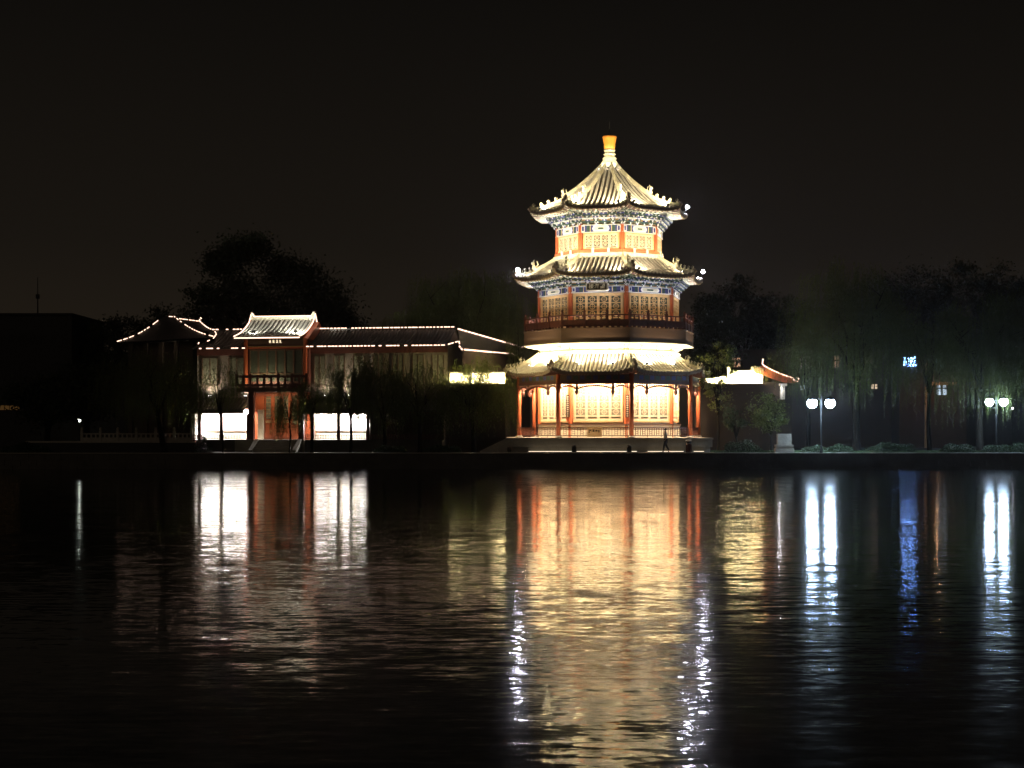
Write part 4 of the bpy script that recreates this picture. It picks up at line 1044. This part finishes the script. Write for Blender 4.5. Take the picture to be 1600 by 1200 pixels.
q = MB(); q.box(PX(-60, Yd), PX(112, Yd), Yd, Yd + 12, GZ - .05, PZ(492, Yd)); q.box(PX(-62, Yd), PX(114, Yd), Yd - .3, Yd + 12.3, PZ(492, Yd), PZ(489.5, Yd)); q.build('wall', M['blacktile'], ob)
q = MB(); x = PX(49, Yd); q.tube([(x, Yd + 2, PZ(490, Yd)), (x, Yd + 2, PZ(430, Yd))], [.08, .03], 5); q.box(x - .15, x + .15, Yd + 1.85, Yd + 2.15, PZ(464, Yd), PZ(457, Yd)); q.build('mast', M['dark'], ob)
for i in range(8): lit_window(ob, -20 + i * 17, 530, 9, 12, Yd, None, 0)
for i in range(4): lit_window(ob, 3 + i * 8, 637, 7, 7, Yd, (1, .5, .15), .05, False)

for (a, b_, Yw, t, lab) in ((96, 215, 147, 606, 'dark boundary wall between the flat roofed block and the pavilion'), (1500, 1720, 160, 612, 'dark boundary wall behind the rightmost street lamp')):
    q = MB(); q.box(PX(a, Yw), PX(b_, Yw), Yw, Yw + .4, GZ - .05, PZ(t, Yw), M['blacktile']); q.prism([(Yw - .15, PZ(t, Yw)), (Yw + .55, PZ(t, Yw)), (Yw + .2, PZ(t, Yw) + .35)], PX(a, Yw), PX(b_, Yw), M['blacktile'], Matrix(((0, 1, 0, 0), (1, 0, 0, 0), (0, 0, 1, 0), (0, 0, 0, 1))))
    tag(origin_to(q.build('boundary_wall'), (PX((a + b_) / 2, Yw), Yw, GZ)), lab, 'wall')
# ------------------------------------------------------------------ trees
def quads_mesh(name, V, material, parent):
    """V: (n,4,3) quads in world coordinates"""
    n_ = len(V); me = bpy.data.meshes.new(name); off = np.array(WL[parent.name]) if parent is not None else np.zeros(3)
    me.vertices.add(n_ * 4); me.vertices.foreach_set('co', (V.reshape(-1, 3) - off).ravel().astype(np.float32))
    me.loops.add(n_ * 4); me.loops.foreach_set('vertex_index', np.arange(n_ * 4, dtype=np.int32))
    me.polygons.add(n_); me.polygons.foreach_set('loop_start', np.arange(0, n_ * 4, 4, dtype=np.int32)); me.polygons.foreach_set('loop_total', np.full(n_, 4, dtype=np.int32))
    me.update(calc_edges=True); me.materials.append(material)
    o = bpy.data.objects.new(name, me); COL.objects.link(o)
    if parent is not None: o.parent = parent
    return o
def leaf_quads(rg, P, D, L_, W_):
    """quads centred at P along D, length L_, width W_"""
    n_ = len(P); D = D / (np.linalg.norm(D, axis=1, keepdims=True) + 1e-9); r_ = rg.normal(size=(n_, 3)); S_ = np.cross(D, r_); S_ /= (np.linalg.norm(S_, axis=1, keepdims=True) + 1e-9)
    L_ = (L_ * rg.uniform(.6, 1.3, n_))[:, None]; W_ = (W_ * rg.uniform(.6, 1.3, n_))[:, None]
    return np.stack([P - D * L_ / 2, P + S_ * W_ / 2, P + D * L_ / 2, P - S_ * W_ / 2], axis=1)

def trunk_and_limbs(o, rg, x, y, z0, H, spread, r0, fork=.35, nl=7, lean=0.0):
    q = MB(); top = Vector((x + lean, y, z0 + H * fork))
    q.tube([(x, y, z0 - .1), (x + .02, y, z0 + .15), (x + lean * .3 + rg.uniform(-.1, .1), y, z0 + H * fork * .5), top], [r0 * 1.35, r0, r0 * .85, r0 * .72], 9)
    ends = []
    for i in range(nl):
        a = 2 * PI * i / nl + rg.uniform(-.3, .3); rr = spread * rg.uniform(.35, .66); h = z0 + H * rg.uniform(.58, .84)
        p1 = top + Vector((math.cos(a) * rr * .35, math.sin(a) * rr * .35, (h - top.z) * .5)); p2 = Vector((x + lean + math.cos(a) * rr, y + math.sin(a) * rr, h))
        q.tube([top - Vector((0, 0, .2)), p1, p1.lerp(p2, .5) + Vector((0, 0, .25)), p2], [r0 * .5, r0 * .34, r0 * .2, r0 * .07], 6)
        for j in range(3):
            b_ = p1.lerp(p2, .3 + .25 * j); c = b_ + Vector((rg.uniform(-1, 1), rg.uniform(-1, 1), rg.uniform(.2, 1))) * spread * .28; q.tube([b_, c], [r0 * .16, r0 * .04], 4); ends.append(c)
        ends.append(p2)
    q.build('trunk', M['bark'], o, True)
    return ends

def willow(px, Y, top_py, spread, label, nst=420, seed=1, fork=.3, low=1.6, material='leaf', r0=.22, lean=0, leafL=.17, leafW=.045, z0=GZ, group=None, clumps=46, yb=1.0):
    rg = np.random.default_rng(seed); x = PX(px, Y); H = PZ(top_py, Y) - z0
    o = thing('willow_tree', (x, Y, z0), label, 'willow', group)
    trunk_and_limbs(o, rg, x, Y, z0, H, spread, r0, fork, 7, lean)
    Q = []
    cl = []
    for i in range(clumps):          # clump heads over a dome
        a = rg.uniform(0, 2 * PI); e_ = rg.uniform(.05, 1.35); rr = rg.uniform(.55, 1.0)
        cl.append((x + lean + math.cos(a) * math.cos(e_) * spread * rr, Y + math.sin(a) * math.cos(e_) * spread * rr * yb, z0 + H * (.50 + .47 * math.sin(e_) * rr), a, rg.uniform(.35, 1.0)))
    per = nst // clumps
    stems = MB()
    for (cx, cy, cz, a, lf) in cl:
        for j in range(per):
            sx, sy, sz = cx + rg.normal() * spread * .10, cy + rg.normal() * spread * .10, cz + rg.normal() * .3
            L_ = (sz - z0 - low) * lf * rg.uniform(.55, 1.0)
            if L_ < .6: L_ = .6
            n_ = int(L_ / .10); t = np.linspace(0, 1, n_); ox = math.cos(a) * .5 * rg.uniform(.3, 1.5); oy = math.sin(a) * .5 * rg.uniform(.3, 1.5); k1, k2 = rg.uniform(-.18, .18, 2)
            up_ = .35 * np.sin(np.minimum(t * 5, PI)) * (t < .63)
            P = np.stack([sx + ox * np.minimum(1, t * 4) + k1 * t, sy + oy * np.minimum(1, t * 4) + k2 * t, sz - L_ * t ** 1.15 + up_], axis=1)
            P += rg.normal(size=P.shape) * .035
            D = np.stack([rg.normal(size=n_) * .45, rg.normal(size=n_) * .45, -np.ones(n_)], axis=1)
            Q.append(leaf_quads(rg, P, D, leafL, leafW))
            # the twig itself
            b0 = P[0]; b1 = P[n_ // 2]; b2 = P[-1]
            Q.append(np.array([[b0 + (.008, 0, 0), b1 + (.008, 0, 0), b1 - (.008, 0, 0), b0 - (.008, 0, 0)], [b1 + (.007, 0, 0), b2 + (.004, 0, 0), b2 - (.004, 0, 0), b1 - (.007, 0, 0)]]))
    quads_mesh('crown', np.concatenate(Q), M[material], o)
    return o

def broad(px, Y, top_py, spread, label, seed=1, material='leafd', nclump=90, per=130, z0=GZ, lobes=None, r0=.3, size=.30, low=.28, cat='tree', name='broadleaf_tree', group=None, crad=.13):
    rg = np.random.default_rng(seed); x = PX(px, Y); H = PZ(top_py, Y) - z0
    o = thing(name, (x, Y, z0), label, cat, group)
    ends = trunk_and_limbs(o, rg, x, Y, z0, H, spread, r0, .3, 8)
    Q = []
    for i in range(nclump):
        if lobes:
            lx, lz, lr = lobes[rg.integers(len(lobes))]
            v = rg.normal(size=3); v /= np.linalg.norm(v); rr = lr * rg.uniform(.45, 1.0)
            c = np.array([x + lx * spread + v[0] * rr * spread, Y + v[1] * rr * spread, z0 + H * lz + v[2] * rr * spread])
            c[2] = min(c[2], z0 + H)
        else:
            v = rg.normal(size=3); v /= np.linalg.norm(v); rr = rg.uniform(.5, 1.0)
            c = np.array([x + v[0] * rr * spread, Y + v[1] * rr * spread, z0 + H * ((1 + low) / 2 + v[2] * rr * (1 - low) / 2 * .92)])
        s_ = spread * crad * rg.uniform(.6, 1.5)
        P = c + rg.normal(size=(per, 3)) * s_ * np.array([1, 1, .75])
        D = rg.normal(size=(per, 3)); Q.append(leaf_quads(rg, P, D, size, size * .6))
    quads_mesh('crown', np.concatenate(Q), M[material], o)
    return o

# silhouettes behind the gatehouse and along the skyline
LT = 'trees on the dark skyline'
broad(392, 142, 368, 5.0, 'tall ragged dark tree rising behind the gatehouse, highest on the left skyline', 31, nclump=120, lobes=[(-.55, .86, .22), (-.2, .93, .16), (.1, .95, .2), (-.3, .7, .45), (.2, .68, .5), (-.8, .55, .3)], r0=.4, group=LT)
broad(468, 146, 385, 5.4, 'wide round dark tree behind the gatehouse, its crown sloping right', 32, nclump=130, lobes=[(-.3, .88, .22), (.1, .82, .35), (.5, .72, .35), (.75, .6, .28), (0, .6, .5), (-.5, .6, .4)], r0=.4, group=LT)
broad(330, 138, 428, 3.0, 'narrow dark tree left of the tall ragged one', 33, nclump=60, r0=.25, group=LT)
for i, (px, Y, t, s_, lab) in enumerate(((250, 150, 470, 3.2, 'low dark tree above the pavilion roof'), (205, 152, 482, 3.0, 'low dark tree just left of the pavilion roof'), (160, 155, 487, 2.6, 'small dark tree at the end of the flat roofed block'), (135, 128, 560, 3.4, 'dark tree on the terrace before the flat roofed block'), (75, 126, 585, 3.6, 'dark tree near the far left lamp'))):
    broad(px, Y, t, s_, lab, 40 + i, nclump=55, per=110, group=LT)
for i, (px, Y, t, s_, lab) in enumerate(((1160, 166, 425, 3.7, 'dark tree just right of the tower behind the courtyard wall'), (1215, 168, 445, 3.9, 'dark tree above the small hall with the hooked light'), (1400, 168, 412, 5.6, 'big dark tree between the two street lamps'), (1495, 166, 408, 5.2, 'dark round tree left of the rightmost willow'), (1590, 165, 405, 5.8, 'dark tree cut by the right edge'), (1110, 146, 455, 2.6, 'dark tree hidden halfway behind the tower'))):
    broad(px, Y, t, s_, lab, 60 + i, nclump=110, per=130, group=LT)
broad(1122, 120.5, 515, 1.5, 'slender yellow green tree close beside the tower on its right', 77, 'leafy', 34, 60, size=.2, r0=.1, name='young_tree')
broad(1205, 118, 612, 1.6, 'leafy small tree before the courtyard wall below the hooked light', 78, 'leafy', 40, 70, size=.18, r0=.1, name='young_tree')
broad(1150, 119, 625, 1.2, 'thin small tree before the brown courtyard wall', 79, 'bush', 26, 50, size=.18, r0=.08, name='young_tree')
# willows
WG = 'willows along the lake'
willow(722, 135.0, 402, 6.6, 'tall weeping willow mass behind the corridor roof, left of the tower', 2300, 101, .30, 3.5, r0=.26, clumps=110, group=WG, yb=.6)
willow(636, 129.0, 462, 4.2, 'dark willow behind the long hall, left of the tallest willow', 620, 102, .35, 3.0, r0=.2, clumps=44, group=WG, yb=.7)
willow(812, 133.0, 455, 2.6, 'willow fringe showing just left of the tower balcony', 320, 120, .35, 2.5, r0=.14, clumps=26, group=WG, yb=.7)
willow(740, 113.3, 556, 3.5, 'weeping willow with a bare trunk on the bank just left of the tower', 620, 121, .42, .8, r0=.2, clumps=48, group=WG, lean=-.1, yb=.5)
willow(655, 113.2, 560, 2.7, 'low dark willow on the bank left of the bare trunked one', 460, 122, .40, .6, r0=.16, clumps=34, group=WG, yb=.5)
willow(255, 113.6, 541, 4.9, 'broad dark willow on the left bank before the pavilion', 760, 103, .35, 1.2, r0=.22, clumps=50, group=WG, lean=-.4)
willow(348, 113.4, 543, 1.55, 'slight willow fringe hanging before the left wing hall', 150, 104, .35, 2.7, r0=.07, clumps=16, group=WG, leafL=.15, leafW=.035, lean=-.2)
willow(487, 113.6, 590, 1.5, 'small forked willow before the right end of the gatehouse', 170, 105, .45, .8, r0=.13, clumps=20, group=WG, leafL=.14, leafW=.035)
willow(452, 113.9, 594, 1.15, 'thin leafy willow before the red gatehouse doors', 200, 106, .45, .5, r0=.06, clumps=18, group=WG, leafL=.13, leafW=.035)
willow(548, 114.0, 548, 2.6, 'willow before the bright veranda of the long hall', 440, 107, .35, .9, r0=.13, clumps=34, group=WG, leafL=.15, leafW=.04)
willow(600, 113.8, 560, 2.4, 'willow just right of the bright veranda', 380, 108, .35, .8, r0=.16, clumps=26, group=WG)
willow(1338, 116.0, 384, 5.2, 'tall willow right of the bluish lamp', 1000, 109, .34, 2.4, r0=.30, clumps=66, group=WG)
willow(1262, 126.0, 470, 3.2, 'willow behind the bluish lamp', 300, 110, .34, 3.2, r0=.2, clumps=34, group=WG)
willow(1531, 116.5, 440, 4.6, 'willow whose trunk stands left of the rightmost lamp', 900, 111, .38, 1.6, r0=.27, clumps=60, group=WG)
willow(1452, 124.0, 455, 3.6, 'willow between the two right trunks, farther back', 380, 112, .36, 2.4, r0=.2, clumps=34, group=WG)
willow(1610, 122.0, 430, 3.8, 'willow cut off by the right edge', 460, 113, .36, 1.4, r0=.24, clumps=36, group=WG)
# bushes along the quay
BG = 'low round bushes on the quay lawn'
for i, (px, wpx, h, lab) in enumerate(((1160, 62, .85, 'long low bush between tower platform and stone pedestal'), (1275, 44, .5, 'small round bush right of the stone pedestal'), (1312, 40, .6, 'round bush left of the tall willow trunk'), (1392, 80, .7, 'wide low bush right of the tall willow trunk'), (1495, 60, .62, 'low bush left of the trunk by the rightmost lamp'), (1560, 56, .55, 'low bush under the rightmost lamp'), (1604, 50, .8, 'bush cut by the right edge'), (318, 26, 1.0, 'dark shrub at the foot of the left bright veranda'), (40, 70, .7, 'dark bush in the far left corner of the bank'), (690, 60, .55, 'dark low bush left of the big weeping willow'), (610, 54, .5, 'dark low bush before the long hall'))):
    Yq = 113.5; x = PX(px, Yq); a = wpx / 2 / F * Yq; rg = np.random.default_rng(200 + i)
    o = thing('bush', (x, Yq, GZ), lab, 'bush', BG)
    n_ = 2600; v = rg.normal(size=(n_, 3)); v /= np.linalg.norm(v, axis=1, keepdims=True); v[:, 2] = np.abs(v[:, 2])
    lump = 1 + .12 * np.sin(v[:, 0] * 7 + i) + .1 * np.cos(v[:, 1] * 9 + 2 * i)
    P = v * rg.uniform(.55, 1.0, (n_, 1)) ** .4 * lump[:, None] * np.array([a, .7, h]) + np.array([x, Yq, GZ])
    quads_mesh('foliage', leaf_quads(rg, P, rg.normal(size=(n_, 3)), .12, .07), M['bush'], o)
    q = MB(); 
    for j in range(6): q.tube([(x + rg.uniform(-.2, .2), Yq, GZ), (x + rg.uniform(-.7, .7) * a, Yq + rg.uniform(-.3, .3), GZ + h * .7)], [.03, .012], 4)
    q.build('stem', M['bark'], o)
# lawn tufts behind the kerb
rg = np.random.default_rng(9); n_ = 24000
P = np.stack([rg.uniform(PX(1120, 113), PX(1640, 113), n_), rg.uniform(SHORE + 1.95, 118, n_), np.full(n_, GZ + .05)], axis=1)
D = np.stack([rg.normal(size=n_) * .35, rg.normal(size=n_) * .35, np.ones(n_)], axis=1)
tag(quads_mesh('lawn_grass', leaf_quads(rg, P, D, .16, .025), mat('lawn_blade', (.07, .13, .04), .7, .4, 2), None), kind='stuff')

# ------------------------------------------------------------------ the walking person
def person(px, Y):
    x = PX(px, Y); o = thing('person', (x, Y, GZ + .012), 'person in a pale short sleeved shirt walking before the tower platform', 'person')
    H = 1.72
    def skin(name, pts, edges, rads, m, sub=2, par=None):
        me = bpy.data.meshes.new(name); me.from_pydata(pts, edges, []); ob = bpy.data.objects.new(name, me); COL.objects.link(ob); ob.parent = par or o
        md = ob.modifiers.new('skin', 'SKIN'); md.use_smooth_shade = True
        sv = me.skin_vertices[0].data if me.skin_vertices else None
        if sv is None: 
            return ob
        for i, r_ in enumerate(rads): sv[i].radius = r_ if isinstance(r_, tuple) else (r_, r_)
        sv[0].use_root = True
        s_ = ob.modifiers.new('sub', 'SUBSURF'); s_.levels = sub; s_.render_levels = sub
        me.materials.append(m); return ob
    # facing the camera's left (-x), mid stride
    body = [(0, 0, .93), (0, 0, 1.12), (0, 0, 1.34), (0, 0, 1.46), (-.02, 0, 1.56), (-.02, 0, 1.66),
            (0, -.17, 1.40), (.06, -.22, 1.13), (-.06, -.21, .92), (-.10, -.20, .84),
            (0, .17, 1.40), (-.05, .21, 1.13), (-.20, .19, .98), (-.27, .18, .93),
            (0, -.09, .90), (-.12, -.09, .50), (-.16, -.09, .09), (-.30, -.09, .04),
            (0, .09, .90), (.06, .09, .50), (.28, .09, .14), (.18, .09, .04)]
    ed = [(0, 1), (1, 2), (2, 3), (3, 4), (4, 5), (3, 6), (6, 7), (7, 8), (8, 9), (3, 10), (10, 11), (11, 12), (12, 13), (0, 14), (14, 15), (15, 16), (16, 17), (0, 18), (18, 19), (19, 20), (20, 21)]
    ra = [(.11, .15), (.10, .13), (.12, .17), .075, .055, .085, .055, .042, .030, .034, .055, .042, .030, .034, .085, .058, .042, .036, .085, .058, .042, .036]
    sk = mat('skin_tone', (.45, .28, .2), .6, .1, 3)
    for ob in ('b',):
        b_ = skin('body', body, ed, ra, sk)
    # fingers
    q = MB()
    for (hx, hy, hz, dx) in ((-.10, -.20, .84, -.25), (-.27, .18, .93, -.8)):
        for k in range(4):
            L_ = (.075, .085, .08, .06)[k]; y0 = hy - .03 + .02 * k; q.tube([(hx, y0, hz), (hx + dx * L_ * .5, y0, hz - L_ * .6), (hx + dx * L_ * 1.0, y0, hz - L_ * 1.1)], [.011, .009, .007], 5)
        q.tube([(hx + .01, hy - .035, hz + .02), (hx - .02, hy - .055, hz - .02), (hx - .035, hy - .055, hz - .05)], [.012, .010, .008], 5)
    q.v = [(a + x, b + Y, c + GZ + .012) for a, b, c in q.v]; q.build('fingers', sk, b_)
    # face
    q = MB(); q.ball((-.105, 0, 1.645), .014, sk, (1.4, .8, 1.2), 6); q.ball((-.092, -.03, 1.668), .010, M['ink'], n=6); q.ball((-.092, .03, 1.668), .010, M['ink'], n=6); q.box(-.10, -.09, -.022, .022, 1.612, 1.618, M['darkred']); q.ball((-.01, -.085, 1.65), .018, sk, (.8, .5, 1.2), 6); q.ball((-.01, .085, 1.65), .018, sk, (.8, .5, 1.2), 6)
    q.v = [(a + x, b + Y, c + GZ + .012) for a, b, c in q.v]; q.build('face', None, b_)
    q = MB(); q.ball((.0, 0, 1.69), .098, None, (1, .92, .85), 12); q.v = [(a + x, b + Y, c + GZ + .012) for a, b, c in q.v]; q.build('hair', M['ink'], o, True)
    shp = [(0, 0, .90), (0, 0, 1.12), (0, 0, 1.34), (0, 0, 1.45), (0, -.17, 1.40), (.035, -.20, 1.24), (0, .17, 1.40), (-.03, .195, 1.24)]
    skin('shirt', shp, [(0, 1), (1, 2), (2, 3), (3, 4), (4, 5), (3, 6), (6, 7)], [(.13, .17), (.125, .155), (.14, .19), (.08, .10), .075, .065, .075, .065], mat('pale_shirt', (.72, .68, .60), .8, .1, 3))
    tr = [(0, 0, .92), (0, -.09, .88), (-.12, -.09, .50), (-.16, -.09, .12), (0, .09, .88), (.06, .09, .50), (.27, .09, .17)]
    skin('trousers', tr, [(0, 1), (1, 2), (2, 3), (0, 4), (4, 5), (5, 6)], [(.13, .17), .105, .078, .062, .105, .078, .062], mat('dark_trousers', (.05, .05, .06), .8, .1, 3))
    q = MB(); q.box(-.34, -.10, -.13, -.05, 0.0, .07); q.box(.12, .34, .05, .13, 0.0, .07); q.v = [(a + x, b + Y, c + GZ + .012) for a, b, c in q.v]; q.build('shoes', M['ink'], o)
    return o
po = person(1040, 112.0)
# skin vertex layers need the modifier's data to exist

# ------------------------------------------------------------------ thin night haze
hz = MB(); hz.box(-420, 420, -58, 1500, -3.5, 34)
hm = bpy.data.materials.new('night_haze'); hm.use_nodes = True; n = hm.node_tree; n.nodes.clear()
o = n.nodes.new('ShaderNodeOutputMaterial'); v = n.nodes.new('ShaderNodeVolumePrincipled'); v.inputs['Density'].default_value = HAZE; v.inputs['Color'].default_value = (.9, .9, .9, 1); v.inputs['Anisotropy'].default_value = .88
n.links.new(v.outputs[0], o.inputs['Volume'])
tag(hz.build('haze', hm), kind='stuff')
